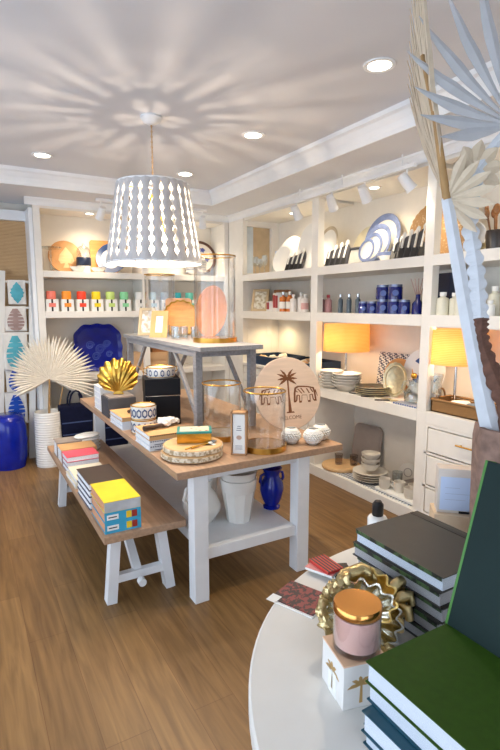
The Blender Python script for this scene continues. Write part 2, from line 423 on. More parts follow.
downlight(3.2, 4.98, 1.497, 'added light under the shelf above the farther navy tray, standing in for an unseen lamp', 'added lights under the middle shelf', 9, (1, .76, .42), .03, R(150))  # added fixture, stands in for an unseen lamp that warms the end panel
def spot_head(mb_parent, p, aim, name='lamp_head'):
    z = Vector(aim).normalized(); q = z.to_track_quat('Z', 'Y').to_euler()
    st = MB().tube([(p[0], p[1], p[2] + .13), (p[0], p[1], p[2])], .007, 8).build('yoke', TRIM, mb_parent)
    h = MB().at(p, q).lathe([(0, -.07), (.032, -.065), (.036, -.03), (.04, .05), (.044, .055), (.044, .065), (.034, .066)], 24).build(name, TRIM, mb_parent, smooth=40)
    MB().at(p, q).lathe([(0, .056), (.035, .056), (.035, .058), (0, .058)], 24).build('lens', CAN, h)
def lamp_spot(p, aim, e, size=R(70), col=(1, .84, .62)):
    l = bpy.data.lights.new('track_lamp', 'SPOT'); l.energy = e; l.color = col; l.spot_size = size; l.spot_blend = .7; l.shadow_soft_size = .04
    o = bpy.data.objects.new('track_lamp', l); COL.objects.link(o); o.location = Vector(p) + Vector(aim).normalized() * .075
    o.rotation_euler = Vector(aim).to_track_quat('-Z', 'Y').to_euler()
tr = thing('track_light', 'white ceiling track with four spot heads above the right shelving', 'track light', (2.8, 3.2, ZS))
MB().box((-.015, -.62, -.11), (.015, .86, -.085)).build('rail', TRIM, tr)
for y in (-.5, .15, .75): MB().tube([(0, y, 0), (0, y, -.09)], .006, 8).build('stem', TRIM, tr)
for y, a in ((-.55, (.45, -.25, -.6)), (-.12, (.5, .1, -.65)), (.28, (.5, .25, -.6)), (.8, (.5, .1, -.7))):
    spot_head(tr, (0, y, -.20), a); lamp_spot((2.8, 3.2 + y, ZS - .2), a, 7)
tb = thing('track_light', 'white spot lamp over the round wooden board on the back shelf', 'track light', (1.30, 5.28, ZS), 0, 'single spots over the back shelving')
MB().box((-.05, -.014, -.025), (.35, .014, 0)).build('rail', TRIM, tb)
spot_head(tb, (0, 0, -.14), (-.1, .5, -.6)); lamp_spot((1.30, 5.28, ZS - .14), (-.1, .5, -.6), 15)
tb = thing('track_light', 'white spot lamp just right of the pendant shade over the back shelf', 'track light', (2.42, 5.28, ZS), 0, 'single spots over the back shelving')
MB().box((-.2, -.014, -.025), (.05, .014, 0)).build('rail', TRIM, tb)
spot_head(tb, (0, 0, -.14), (.15, .4, -.6)); lamp_spot((2.42, 5.28, ZS - .14), (.15, .4, -.6), 15)

# ------------------------------------------------------------------ pendant lamp
PX, PY = 1.15, 3.28
pe = thing('pendant_lamp', 'large pendant lamp with a pale grey shade of scalloped vertical strips', 'pendant lamp', (PX, PY, ZC))
MB().lathe([(0, 0), (.068, 0), (.07, -.012), (.05, -.035), (.02, -.05), (0, -.052)], 28).build('canopy', TRIM, pe, smooth=50)
c = MB()
for i in range(24):
    zc = -.06 - i * .0158
    c.at((0, 0, zc), (PI / 2, 0, (i % 2) * PI / 2)).ring(.009, .0022, 0, 10, 5, .7, 1)
c.at().tube([(0, 0, -.04), (.002, 0, -.25), (0, 0, -.46)], .0045, 6)
c.build('chain', mat('pale jute cord', 'c9a985', .8), pe)
zt, zb, rt_, rb_ = 2.43 - ZC, 1.925 - ZC, .232, .312
sh = MB(); NS = 24
for k in range(NS):
    a0 = 2 * PI * k / NS; cols = []
    NR = 44
    for j in range(NR + 1):
        u = j / NR; z = zt + (zb - zt) * u; rr = rt_ + (rb_ - rt_) * u
        half = (PI / NS) * (.74 - .19 * math.cos(2 * PI * u * 8))
        if u < .06 or u > .94: half = PI / NS * 1.001
        row = []
        for q in range(5):
            a = a0 + half * (q - 2) / 2
            bul = .006 * math.cos((q - 2) / 2 * PI / 2)
            row.append(sh.v(((rr + bul) * math.cos(a), (rr + bul) * math.sin(a), z)))
        cols.append(row)
    for j in range(NR):
        for q in range(4): sh.face([cols[j][q], cols[j][q + 1], cols[j + 1][q + 1], cols[j + 1][q]])
shade = sh.build('lamp_shade', mat('pale grey linen strips', 'c6c4c4', .8, var=.08, scale=40, trans=.10, stretch=(1, 1, .3)), pe)
sm = shade.modifiers.new('solid', 'SOLIDIFY'); sm.thickness = .003
MB().ring(rb_, .006, zb, 64, 8).ring(rt_, .006, zt, 64, 8).build('rim_ring', TRIM, shade, smooth=60)
MB().lathe([(.05, zt - .004), (rt_ - .004, zt - .004), (rt_ - .004, zt - .006), (.05, zt - .006)], 48, True).build('added_top_cover', mat('pale grey linen top', 'cfcccb', .8, trans=.3), pe)  # unseen cover, added to dim the bright spot on the ceiling
fr = MB()
for k in range(3):
    a = 2 * PI * k / 3 + .5; fr.tube([(0, 0, -.45), (rt_ * math.cos(a), rt_ * math.sin(a), zt)], .004, 6)
fr.build('spider', BRASS, pe)
BULB = emit('bulb glow', 'ffd9a0', 30)
for k in range(3):
    a = 2 * PI * k / 3 + 1.2; bx, by = .085 * math.cos(a), .085 * math.sin(a)
    MB().tube([(0, 0, -.46), (bx * .6, by * .6, -.60), (bx, by, -.74)], .006, 6).build('bulb_arm', BRASS, pe)
    bb = MB().at((bx, by, -.77)).lathe([(0, .04), (.013, .035), (.014, .01), (.028, -.02), (.030, -.035), (.02, -.056), (0, -.063)], 20).build('bulb', BULB, pe, smooth=60)
    l = bpy.data.lights.new('pendant_bulb', 'POINT'); l.energy = 11.5; l.color = (1, .80, .60); l.shadow_soft_size = .022
    o = bpy.data.objects.new('pendant_bulb', l); COL.objects.link(o); o.location = (PX + bx * 1.7, PY + by * 1.7, ZC - .80)

# ------------------------------------------------------------------ big display table and bench
TZ = .78
tb = thing('display_table', 'long wooden topped table with chunky white legs and a low shelf', 'table', (.92, 2.37, 0))
MB().box((0, 0, TZ - .042), (1.12, 2.45, TZ)).build('tabletop', WOOD, tb, bevel=.004)
for x in (.10, .785):
    for y in (.012, 2.3): MB().box((x, y, 0), (x + .086, y + .086, TZ - .042)).build('leg', FRM, tb, bevel=.004)
MB().box((.186, .03, TZ - .075), (.785, .06, TZ - .042)).box((.11, .098, TZ - .075), (.14, 2.3, TZ - .042)).box((.83, .098, TZ - .075), (.86, 2.3, TZ - .042)).build('apron', FRM, tb)
MB().box((.186, .035, .235), (.785, 2.36, .30)).build('lower_shelf', FRM, tb, bevel=.003)

be = thing('bench', 'low wooden bench with white trestle legs beside the display table', 'bench', (.58, 2.57, 0))
MB().box((0, 0, .378), (.47, 2.03, .42)).build('bench_top', WOOD, be, bevel=.004)
for y in (.05, 1.62):
    MB().beam((.075, y + .03, .378), (.04, y + .03, 0), .055, .07, (0, 1, 0)).build('leg', FRM, be)
    MB().beam((.335, y + .03, .378), (.385, y + .03, 0), .055, .07, (0, 1, 0)).build('leg', FRM, be)
    MB().box((.055, y + .008, .11), (.37, y + .048, .155)).build('stretcher', FRM, be)
    MB().beam((.2, y + .05 + (.32 if y < 1 else -.32), .378), (.2, y + .03, .13), .045, .045).build('brace', FRM, be)
MB().at((.2, .03, .11), (PI / 2, 0, 0)).cyl(.022, 0, .04, 16).build('peg', FRM, be, smooth=40)

# ------------------------------------------------------------------ books
def book(w, d, h, cover, label, loc, rz=0, group=None, pages=PAGES, spine='-Y', cat='book', name='book', extra=None):
    """lying book: origin at its front left bottom corner; spine side wrapped by the cover"""
    t = thing(name, label, cat, loc, R(rz), group)
    c = .0028
    mb = MB(); mb.box((0, 0, 0), (w, d, c)); mb.box((0, 0, h - c), (w, d, h))
    if spine == '-Y': mb.box((0, 0, c), (w, c, h - c)); pg = ((.004, c, c), (w - .004, d - .005, h - c))
    elif spine == '+Y': mb.box((0, d - c, c), (w, d, h - c)); pg = ((.004, .005, c), (w - .004, d - c, h - c))
    elif spine == '-X': mb.box((0, 0, c), (c, d, h - c)); pg = ((c, .004, c), (w - .005, d - .004, h - c))
    else: mb.box((w - c, 0, c), (w, d, h - c)); pg = ((.005, .004, c), (w - c, d - .004, h - c))
    mb.build('cover', cover, t)
    MB().box(*pg).build('pages', pages, t)
    return t
YEL = mat('yellow book cover', 'e8cf1e', .4, var=.07, scale=8)
SKY = mat('sky blue book cover', '3ba3c9', .4, var=.05)
SILVC = mat('pale grey dust jacket', 'b9bcc0', .4, var=.2, scale=10)
BRN = mat('dark brown book cover', '33241f', .45, var=.08)
PINK = mat('coral pink book cover', 'e0546a', .45, var=.05)
TAN = mat('tan kraft cover', 'c79c6a', .7, var=.05)
NVB = mat('navy book cover', '1b2648', .5, var=.08)
RED = mat('brick red', '9c3024', .5); YSQ = mat('yellow square', 'e6c52a', .5)
BZ = .42
for k, (z, cv, lb) in enumerate(((0, SKY, 'blue spined book at the bottom of the yellow topped pile on the bench'), (.06, SKY, 'blue spined book in the middle of the yellow topped pile on the bench'), (.12, YEL, 'yellow covered thick book on top of the near bench pile'))):
    b = book(.20, .33, .06, cv, lb, (.595, 2.605, BZ + z), 0, 'yellow topped pile of books', two_tone('orange page edge', 'd88a55', 'c9a890', 'wave', 120, .7) )
    if k == 2: MB().box((.001, -.0012, .002), (.199, 0, .057)).build('spine_panel', SILVC, b)
    else:
        MB().box((.012, -.0012, .017), (.075, 0, .045)).build('spine_label', PAPER, b)
        MB().box((.02, -.0018, .028), (.066, -.001, .034)).build('title', BLACK, b)
        MB().box((.118, -.0012, .012), (.147, 0, .05)).build('color_square', YSQ, b); MB().box((.149, -.0012, .012), (.178, 0, .05)).build('color_square', RED, b)
for k in range(4):
    book(.215, .34, .04, BRN if k == 3 else NVB, ('dark brown book on top of the striped bench pile', 'navy bound book lowest in the pile under the dark brown book', 'navy bound book second from the bottom under the dark brown book', 'navy bound book right beneath the dark brown book')[(k + 1) % 4], (.595, 2.98, BZ + k * .0405), 1, 'dark bench books', spine='+X')
book(.23, .33, .03, CREAM, 'lower cream book lying between the brown and pink piles on the bench', (.59, 3.39, BZ), 1, 'cream bench books')
book(.23, .33, .03, CREAM, 'upper cream book lying between the brown and pink piles on the bench', (.60, 3.385, BZ + .03), 0, 'cream bench books')
for k in range(3):
    book(.235, .19, .038, PINK if k == 2 else mat('dusty mauve cover', '9a7f86', .6), ('lowest mauve notebook under the coral pink one', 'middle mauve notebook under the coral pink one', 'coral pink notebook on top of its pile on the bench')[k], (.605, 3.76, BZ + k * .0385), 1.5, 'pink pile on the bench', spine='+Y')
book(.27, .2, .115, TAN, 'tan covered book right behind the coral pink pile on the bench', (.60, 3.97, BZ), 0)
book(.2, .17, .12, GREYC, 'grey brown box book at the far end of the bench', (.60, 4.19, BZ), 0)
cl = MB()
for k in range(5):
    cl.at((0, 0, .016 + k * .029)).lathe([(0, -.014), (.10, -.012), (.115, 0), (.10, .013), (0, .014)], 28, False, 1, .62, 5, .03)
solo('folded_napkins', 'folded white cloth bundle at the far end of the bench', 'cloth', cl, PAPER, (.86, 4.28, BZ), .3, smooth=60)

# ------------------------------------------------------------------ things on the display table
def wood_round(loc, r, h, label):
    t = thing('serving_board', label, 'serving board', loc, 0, 'birch rounds on the table corner')
    MB().lathe([(0, 0), (r - .004, 0), (r, .006), (r, h - .006), (r - .004, h), (0, h)], 48, False, 1, 1, 7, .008).build('board', BEECH, t, smooth=40)
    MB().lathe([(r + .0005, .004), (r + .004, .006), (r + .004, h - .006), (r + .0005, h - .004)], 48, True, 1, 1, 7, .008).build('bark_edge', two_tone('silver birch bark', 'ddd2bc', 'a8916f', 'noise', 45, .6), t, smooth=40)
wood_round((1.115, 2.62, TZ + .004), .176, .034, 'lower birch edged wooden round at the near table corner')
wood_round((1.125, 2.625, TZ + .038), .172, .034, 'upper birch edged wooden round under the gold tiled box')
g = thing('trinket_box', 'gold box with painted tile lid on the birch rounds', 'box', (1.155, 2.675, TZ + .072), R(-24))
MB().box((-.1, -.07, 0), (.1, .07, .058)).build('box_body', GOLD, g, bevel=.003)
lid = MB().box((-.102, -.072, .058), (.102, .072, .07)).build('lid', mat('teal tile edge', '2f8d86', .3), g, bevel=.002)
MB().box((-.085, -.055, .07), (.085, .055, .0712)).build('painted_tile', two_tone('painted floral tile', 'c4574a', 'e9e0c4', 'voronoi', 30, .3, sharp=(.2, .32)), lid)
for i, (dx, a, lb) in enumerate(((0, 12, 'gold handled server lying left on the birch round'), (.035, 22, 'gold handled server lying right on the birch round, with a white tag'))):
    t = thing('serving_spoon', lb, 'cutlery', (1.03 + dx, 2.515 - dx * .2, TZ + .0765), R(a), 'gold servers')
    MB().tube([(0, 0, 0), (.06, 0, .004), (.15, 0, .003)], .004, 8).build('handle', GOLD, t, smooth=60)
    MB().at((.175, 0, .003)).lathe([(0, -.002), (.02, 0), (.024, .003), (0, .001)], 20, False, 1.3, .8).build('bowl', SILV, t, smooth=60)
    if i: MB().at((.14, -.02, .005), (R(20), 0, .2)).box((-.015, -.025, 0), (.015, .015, .001)).build('price_tag', PAPER, t)
DOTB = mat('pale blue white board cover', 'ccd4de', .5, var=.05)
for k in range(3):
    b = book(.26, .29, .032, TAN if k == 2 else DOTB, ('lowest pale notebook under the driftwood', 'middle pale notebook under the driftwood', 'tan notebook with black dotted edge under the driftwood')[k], (.925, 2.815, TZ + k * .032), 0, 'notebooks under the driftwood')
    dots = MB()
    for i in range(18): dots.box((.006 + i * .0142, -.001, .022), (.013 + i * .0142, 0, .03))
    if k == 2: dots.build('dotted_edge', BLACK, b)
    else: dots.box((.03, -.0015, .004), (.12, 0, .008)); dots.build('dark_trim', NVB, b)
def drift(n, label, cat, loc, rz, L_, m, r=.016, seed=3):
    rnd = random.Random(seed); pts = [(-L_ / 2 + L_ * i / 7, rnd.uniform(-.008, .008), r + rnd.uniform(-.002, .006)) for i in range(8)]
    return solo(n, label, cat, MB().tube(pts, r, 9, r * .6), m, loc, R(rz), smooth=60)
drift('driftwood_stick', 'dark driftwood stick lying across the tan notebook', 'driftwood', (1.06, 2.97, TZ + .0965), 14, .27, mat('dark driftwood', '4b3b30', .8, var=.3, bump=.5))
cor = MB(); rnd = random.Random(9)
for i in range(16):
    p = Vector((rnd.uniform(-.06, .06), rnd.uniform(-.04, .04), rnd.uniform(.015, .045)))
    cor.at(p).blob(rnd.uniform(.018, .03), .25, 2, (1, 1, .8), i)
solo('coral_cluster', 'white coral cluster lying beside the driftwood', 'coral', cor, CERW, (1.12, 3.03, TZ + .0965), .3)
PATT = two_tone('blue diamond lattice print', 'f4f4f2', '27406e', 'checker', 36, .3, rot=(R(45), R(35), R(45)))
def blue_bowl(loc, r, h, label, group, ears=False):
    t = thing('bowl', label, 'bowl', loc, 0, group)
    MB().lathe([(0, 0), (r * .94, 0), (r, .008), (r, h), (r - .006, h), (r - .008, .012), (0, .01)], 40).build('body', CERW, t, smooth=40)
    bd = MB()
    n = 14
    for i in range(n):
        a = 2 * PI * i / n
        for (s_, w_) in ((1, .0), ):
            pts = [(.34 * h * math.cos(q * PI / 3 + PI / 6) * .62, .34 * h * math.sin(q * PI / 3 + PI / 6)) for q in range(6)]
            inn = [(x * .6, y * .6) for x, y in pts]
            for q in range(6):
                quad = [pts[q], pts[(q + 1) % 6], inn[(q + 1) % 6], inn[q]]
                vs = []
                for x, y in quad:
                    aa = a + x / r; vs.append(bd.v(((r + .0012) * math.cos(aa), (r + .0012) * math.sin(aa), h * .5 + y)))
                bd.face(vs)
    bd.build('blue_pattern', mat('cobalt print', '2a4374', .35), t)
    MB().ring(r - .003, .0045, h, 40, 8).ring(r * .99, .003, .008, 40, 6).build('gold_rim', GOLD, t, smooth=60)
    if ears:
        e = MB()
        for s_ in (-1, 1): e.tube([(s_ * r, 0, h * .4), (s_ * (r + .025), 0, h * .55), (s_ * (r + .022), 0, h * .95), (s_ * r, 0, h * .9)], .004, 8)
        e.build('ear_handle', GOLD, t, smooth=60)
blue_bowl((1.045, 3.29, TZ), .087, .094, 'lower bowl of the blue patterned pair beside the black box', 'blue patterned bowls')
blue_bowl((1.045, 3.29, TZ + .098), .087, .094, 'upper empty bowl of the blue patterned pair beside the black box', 'blue patterned bowls')
for k in range(3):
    book(.22, .32, .03, TAN if k == 2 else DOTB, ('lowest white edged book behind the blue bowls', 'middle white edged book behind the blue bowls', 'tan topped book behind the blue bowls with wood scraps on it')[k], (.925, 3.40, TZ + k * .03), 1, 'books behind the blue bowls')
drift('driftwood_stick', 'short curved driftwood scrap on the tan topped book', 'driftwood', (1.07, 3.55, TZ + .09), 30, .15, mat('dark driftwood', '4b3b30', .8), .012, 5)
t = thing('gift_box', 'square charcoal box with a grey lid under the gold shell', 'box', (.935, 3.82, TZ), 0)
MB().box((0, 0, 0), (.22, .22, .15)).build('box_body', CHAR, t, bevel=.003); MB().box((.01, .01, .15), (.21, .21, .165)).build('lid', GREYC, t, bevel=.003)
for k in range(4):
    book(.18, .24, .05, PAPER, ('lowest white book in the pile left of the gold shell', 'second white book up in the pile left of the gold shell', 'third white book up in the pile left of the gold shell', 'topmost white book in the pile left of the gold shell')[k], (.945, 4.1, TZ + k * .05), 0, 'white books by the gold shell')
def scallop(n, label, loc, rot, w, m, depth=.3, cat='shell', ribs=11, spiky=False, parent=None):
    """fan shaped ribbed shell standing on its hinge; local X across, local Y up, Z out"""
    mb = MB(); G = []
    NA, NRr = ribs * 6, 10
    for layer in (0, 1):
        rows = []
        for i in range(NRr + 1):
            u = i / NRr; row = []
            for j in range(NA + 1):
                a = R(-62) + R(124) * j / NA
                rb = math.cos(2 * PI * ribs * j / NA)
                edge = 1 + .035 * rb * u
                rr = w * .92 * u * edge * (1 - .10 * (abs(a) / R(62)) ** 2)
                z = w * depth * math.sin(min(1, u * 1.05) * PI * .55) * (1 - .75 * (a / R(66)) ** 2) - w * depth * .62 * u * u + .022 * w * rb * u - layer * .006
                if spiky and i > 4 and j % 6 == 0 and i % 2 == 0: z += .05 * w
                row.append(mb.v((rr * math.sin(a), rr * math.cos(a), z)))
            rows.append(row)
        G.append(rows)
    for layer in (0, 1):
        for i in range(NRr):
            for j in range(NA): mb.face([G[layer][i][j], G[layer][i][j + 1], G[layer][i + 1][j + 1], G[layer][i + 1][j]])
    for j in range(NA): mb.face([G[0][NRr][j], G[0][NRr][j + 1], G[1][NRr][j + 1], G[1][NRr][j]])
    for i in range(NRr):
        for j in (0, NA): mb.face([G[0][i][j], G[0][i + 1][j], G[1][i + 1][j], G[1][i][j]])
    mb.at((0, .01, 0)).box((-.2 * w, -.012, -.006), (.2 * w, .05, .012))
    if parent: return mb.build(n, m, parent, smooth=70)
    return solo(n, label, cat, mb, m, loc, rot, smooth=70)
t = thing('shell_dish', 'gold scallop shell dish standing upright on the charcoal box', 'shell', (1.045, 3.92, TZ + .166), lean(14, -22))
t.scale = (1.08, 1.08, 1.08)
mb = MB(); G = []
for lay in (0, 1):
    rows = []
    for i in range(11):
        u = i / 10; row = []
        for j in range(109):
            a = R(-80) + R(160) * j / 108
            rbb = math.cos(2 * PI * 11 * j / 108)
            rr = .25 * math.cos(a) ** .55 * u * (1 + .035 * rbb * u * u)
            row.append(mb.v((rr * math.sin(a) * .95, .015 + rr * math.cos(a) * .98, .055 * math.sin(PI * min(1, u * .85)) * math.cos(a) ** .5 + .006 * rbb * u + .012 * u ** 4 - .004 * lay)))
        rows.append(row)
    G.append(rows)
for lay in (0, 1):
    for i in range(10):
        for j in range(108): mb.face([G[lay][i][j], G[lay][i][j + 1], G[lay][i + 1][j + 1], G[lay][i + 1][j]])
for j in range(108): mb.face([G[0][10][j], G[0][10][j + 1], G[1][10][j + 1], G[1][10][j]])
mb.build('shell_body', GOLDR, t, smooth=60)
MB().prism([(-.04, 0), (.04, 0), (.028, .028), (-.028, .028)], -.006, .01).build('hinge', GOLDR, t, bevel=.004)
t = thing('canister', 'grey cylindrical canister with a rope handle behind the blue bowls', 'canister', (1.25, 4.18, TZ))
MB().lathe([(0, 0), (.1, 0), (.1, .25), (.094, .25), (.094, .012), (0, .01)], 40).build('body', mat('light grey canvas', '9a9a9c', .8), t, smooth=40)
MB().ring(.097, .005, .25, 36, 8).build('rim', GREYW, t, smooth=60); MB().tube([(.097 * math.cos(a) * 1, .02, .25 + .11 * math.sin(a)) for a in [PI * i / 12 for i in range(13)]], .005, 8).build('handle', KRAFT, t, smooth=60)
t = thing('gift_box', 'tall blue black square box under the lidded blue patterned bowl', 'box', (1.11, 3.44, TZ), R(-14))
MB().box((0, 0, 0), (.25, .25, .215)).build('box_body', BLKBOX, t, bevel=.002)
MB().box((-.003, -.003, .219), (.253, .253, .34)).build('lid', BLKBOX, t, bevel=.002)
MB().box((.001, .001, .215), (.249, .249, .219)).build('silver_band', SILV, t)
blue_bowl((1.262, 3.535, TZ + .34), .105, .075, 'blue patterned bowl with gold ears standing on the blue black box', None, True)

def hurricane(loc, r, h, label, group='glass hurricanes with gold rims'):
    t = thing('hurricane_vase', label, 'glass vase', loc, 0, group)
    MB().lathe([(r * .93, .03), (r * .93, h), (r * .93 - .004, h), (r * .93 - .004, .034), (0, .034), (0, .03)], 48).build('glass_cylinder', GL, t, smooth=40)
    MB().lathe([(0, 0), (r, 0), (r, .034), (r * .95, .034), (r * .95, .028), (0, .026)], 48).build('base', BRASS, t, smooth=40)
    MB().ring(r * .93, .005, h, 48, 8).build('rim', BRASS, t, smooth=60)
hurricane((1.45, 2.90, TZ), .136, .365, 'gold rimmed glass hurricane standing behind the wooden sign box')
hurricane((1.555, 2.53, TZ), .136, .36, 'gold rimmed glass hurricane right of the wooden sign box, before the round board')
t = thing('sign_box', 'narrow wooden box sign with a white printed card between birch rounds and glass hurricane', 'sign', (1.35, 2.485, TZ), R(-38))
w2, d2, h2 = .046, .07, .255
SGW = mat('light sign wood', 'b98d62', .5, var=.12, scale=6, stretch=(8, 8, 1))
MB().box((-w2, 0, 0), (-w2 + .009, d2, h2)).box((w2 - .009, 0, 0), (w2, d2, h2)).box((-w2, 0, 0), (w2, d2, .009)).box((-w2, 0, h2 - .009), (w2, d2, h2)).box((-w2, d2 - .006, 0), (w2, d2, h2)).build('wooden_frame', SGW, t, bevel=.001)
cd = MB().box((-w2 + .012, .008, .009), (w2 - .009, .011, h2 - .013)).build('card', PAPER, t)
INK = mat('grey print', '7d7f88', .7)
for i, wd in enumerate((.02, .026, .03)):
    MB().box((.002 - wd / 2, .007, .17 - i * .012), (.002 + wd / 2, .0078, .174 - i * .012)).build('printed_line', INK, cd)
MB().at((.002, .0079, .105), (PI / 2, 0, 0)).prism(disc_pts(.016, 20, 1, .8), 0, .0008).build('printed_motif', mat('tan print', 'c9a894', .7), cd)
for i in range(4): MB().box((-.02, .007, .055 - i * .007), (.022, .0078, .057 - i * .007)).build('printed_line', INK, cd)

# round wooden board with a burnt palm and two animals
t = thing('serving_board', 'large round pale wooden board with a burnt palm tree and two animals', 'serving board', (1.965, 2.83, TZ), lean(13, -8))
rb = .258
MB().at((0, rb, 0)).lathe([(0, -.018), (rb - .004, -.018), (rb, -.014), (rb, -.004), (rb - .004, 0), (0, 0)], 64).build('board', mat('pale maple board', 'e2c8b0', .5, var=.07, scale=5, stretch=(1, 8, 8)), t, smooth=40)
BURN = mat('burnt wood drawing', '7a4722', .7, var=.15)
def burn(n, polys, parent, z=.0008):
    mb = MB()
    for p in polys: mb.prism(p, 0, z)
    return mb.build(n, BURN, parent)
def frond(cx, cy, a, L_, w):
    pts = []; n = 8
    for i in range(n + 1):
        u = i / n; x = L_ * u; y = -.35 * L_ * u * u; pts.append((x, y + w * math.sin(PI * u) * (1 + .35 * (i % 2))))
    for i in range(n, -1, -1):
        u = i / n; x = L_ * u; y = -.35 * L_ * u * u; pts.append((x, y - w * math.sin(PI * u) * (1 + .35 * (i % 2))))
    if math.cos(a) < 0: pts = [(x, -y) for x, y in pts]
    ca, sa = math.cos(a), math.sin(a)
    return [(cx + x * ca - y * sa, cy + x * sa + y * ca) for x, y in pts]
burn('palm_drawing', [frond(0, .355, R(a), .085 if 40 < a < 140 else .075, .008) for a in (-10, 22, 50, 75, 105, 132, 160, 190)] + [[(-.012, .125), (.014, .125), (.008, .23), (.008, .355), (-.004, .355), (-.005, .23)], [(-.03, .118), (.035, .118), (.03, .128), (-.025, .128)]], t)
def beast(sx, ox, oy, s):
    """heavy four legged animal drawn in outline with hatched body"""
    out = [(-.9, .1), (-.95, -.55), (-.78, -.55), (-.7, -.05), (-.5, -.1), (-.52, -.6), (-.33, -.6), (-.28, -.08), (.15, -.1), (.2, -.6), (.4, -.6), (.42, -.1), (.62, -.05), (.7, -.55), (.9, -.55), (.85, .15), (.75, .45), (.3, .55), (-.2, .6), (-.55, .62), (-.8, .5)]
    inn = [(x * .84 + .0, (y - .05) * .8 + .06) for x, y in out]
    P = lambda p: (ox + sx * p[0] * s, oy + p[1] * s)
    polys = []
    n = len(out)
    for i in range(n): polys.append([P(out[i]), P(out[(i + 1) % n]), P(inn[(i + 1) % n]), P(inn[i])])
    for (x0, y0, x1, y1) in ((-.6, .4, -.3, .05), (-.35, .45, -.1, .1), (.1, .4, .3, .05), (.4, .4, .6, .1), (-.8, .3, -.62, .15)):
        polys.append([P((x0, y0)), P((x0 + .1, y0)), P((x1 + .1, y1)), P((x1, y1))])
    polys.append([P((.82, .2)), P((.98, -.2)), P((1.02, -.2)), P((.88, .3))])
    return polys
burn('animal_drawing', beast(1, .13, .245, .10), t); burn('animal_drawing', beast(-1, -.13, .245, .10), t)
text('lettering', 'WELCOME', .036, BURN, t, (0, .085, .0006))
def spiky(loc, label):
    mb = MB(); r = .058
    mb.lathe([(0, .002), (.035, .002), (.05, .02), (r, .05), (.05, .085), (.034, .1), (.03, .1), (.044, .083), (.05, .05), (0, .02)], 36)
    for i in range(6):
        zc = .022 + i * .0125; rr = r * math.sin(PI * (.22 + .56 * i / 5)) * .995 + .001
        for k in range(22):
            a = 2 * PI * (k + .5 * (i % 2)) / 22
            mb.at((rr * math.cos(a), rr * math.sin(a), zc)).blob(.0082, 0, 1)
    mb.at()
    return solo('tealight_holder', label, 'candle holder', mb, CERW, loc, 0, 'knobbly white tealight holders', smooth=60)
spiky((1.765, 2.55, TZ), 'knobbly white holder leftmost, right beside the glass hurricane')
spiky((1.875, 2.465, TZ), 'knobbly white holder in the middle, nearest the table edge')
spiky((1.982, 2.525, TZ), 'knobbly white holder behind the other two at the table end')
# lower shelf
def oct_pot(loc, r, h, label, group):
    t = thing('planter_pot', label, 'pot', loc, R(12), group)
    MB().lathe([(0, 0), (r * .66, 0), (r * .92, h * .72)], 10).build('faceted_body', CERW, t)
    MB().lathe([(r * .92, h * .72), (r * .95, h * .74), (r, h), (r - .008, h), (r * .9, h * .74), (0, h * .7)], 40).build('collar', CERW, t, smooth=40)
oct_pot((1.445, 2.66, .30), .115, .275, 'faceted white pot on the low shelf, lower of the nested pair', 'nested white pots')
MB_ = MB().lathe([(.106, .0), (.116, .045), (.122, .05), (.112, .05), (.1, 0)], 40, True)
solo('planter_pot', 'white pot rim nested in the faceted pot on the low shelf', 'pot', MB_, CERW, (1.445, 2.66, .577), 0, 'nested white pots', smooth=40)
t = thing('pitcher', 'round white pitcher on the low shelf behind the near left table leg', 'pitcher', (1.235, 2.76, .30), R(200))
MB().lathe([(0, 0), (.07, 0), (.115, .07), (.12, .11), (.09, .18), (.06, .22), (.07, .27), (.064, .27), (.053, .22), (.08, .17), (0, .03)], 36).build('body', CERW, t, smooth=50)
MB().tube([(.06, 0, .25), (.13, 0, .24), (.15, 0, .18), (.11, 0, .13)], .011, 10).build('handle', CERW, t, smooth=60)
oct_pot((1.38, 3.02, .30), .10, .26, 'white pot on the low shelf behind the nested pair', None)
t = thing('vase', 'cobalt blue glazed vase with two ears on the low table shelf', 'vase', (1.73, 2.72, .30))
t.scale = (1.12, 1.12, 1.08)
MB().lathe([(0, 0), (.05, 0), (.052, .012), (.042, .022), (.06, .06), (.073, .12), (.068, .165), (.045, .2), (.046, .22), (.062, .255), (.056, .255), (.04, .22), (0, .18)], 40).build('body', COB, t, smooth=50)
for s_ in (-1, 1): MB().tube([(s_ * .045, 0, .225), (s_ * .075, 0, .215), (s_ * .082, 0, .18), (s_ * .066, 0, .155)], .009, 8).build('handle', COB, t, smooth=60)

# ------------------------------------------------------------------ riser on the table
RZ = 1.376
t = thing('console_riser', 'weathered grey trestle riser standing on the display table', 'riser', (1.34, 2.98, TZ))
MB().box((0, 0, RZ - TZ - .032), (.48, 1.8, RZ - TZ)).build('top', GREYW, t, bevel=.003)
for x in (.005, .425):
    for y in (.09, 1.66): MB().box((x, y, 0), (x + .048, y + .048, RZ - TZ - .032)).build('leg', GREYW, t)
MB().box((.01, .1, RZ - TZ - .075), (.03, 1.7, RZ - TZ - .032)).box((.445, .1, RZ - TZ - .075), (.465, 1.7, RZ - TZ - .032)).box((.03, .1, RZ - TZ - .075), (.445, .12, RZ - TZ - .032)).build('apron', GREYW, t)
for x in (.029, .449):
    MB().beam((x, .135, .1), (x, .55, RZ - TZ - .05), .022, .03).build('brace', GREYW, t); MB().beam((x, 1.66, .1), (x, 1.2, RZ - TZ - .05), .022, .03).build('brace', GREYW, t)
hurricane((1.65, 3.40, RZ), .165, .63, 'tall glass hurricane with gold rims on the near end of the grey riser')
hurricane((1.62, 4.50, RZ), .15, .55, 'tall glass hurricane at the far end of the grey riser under the pendant')
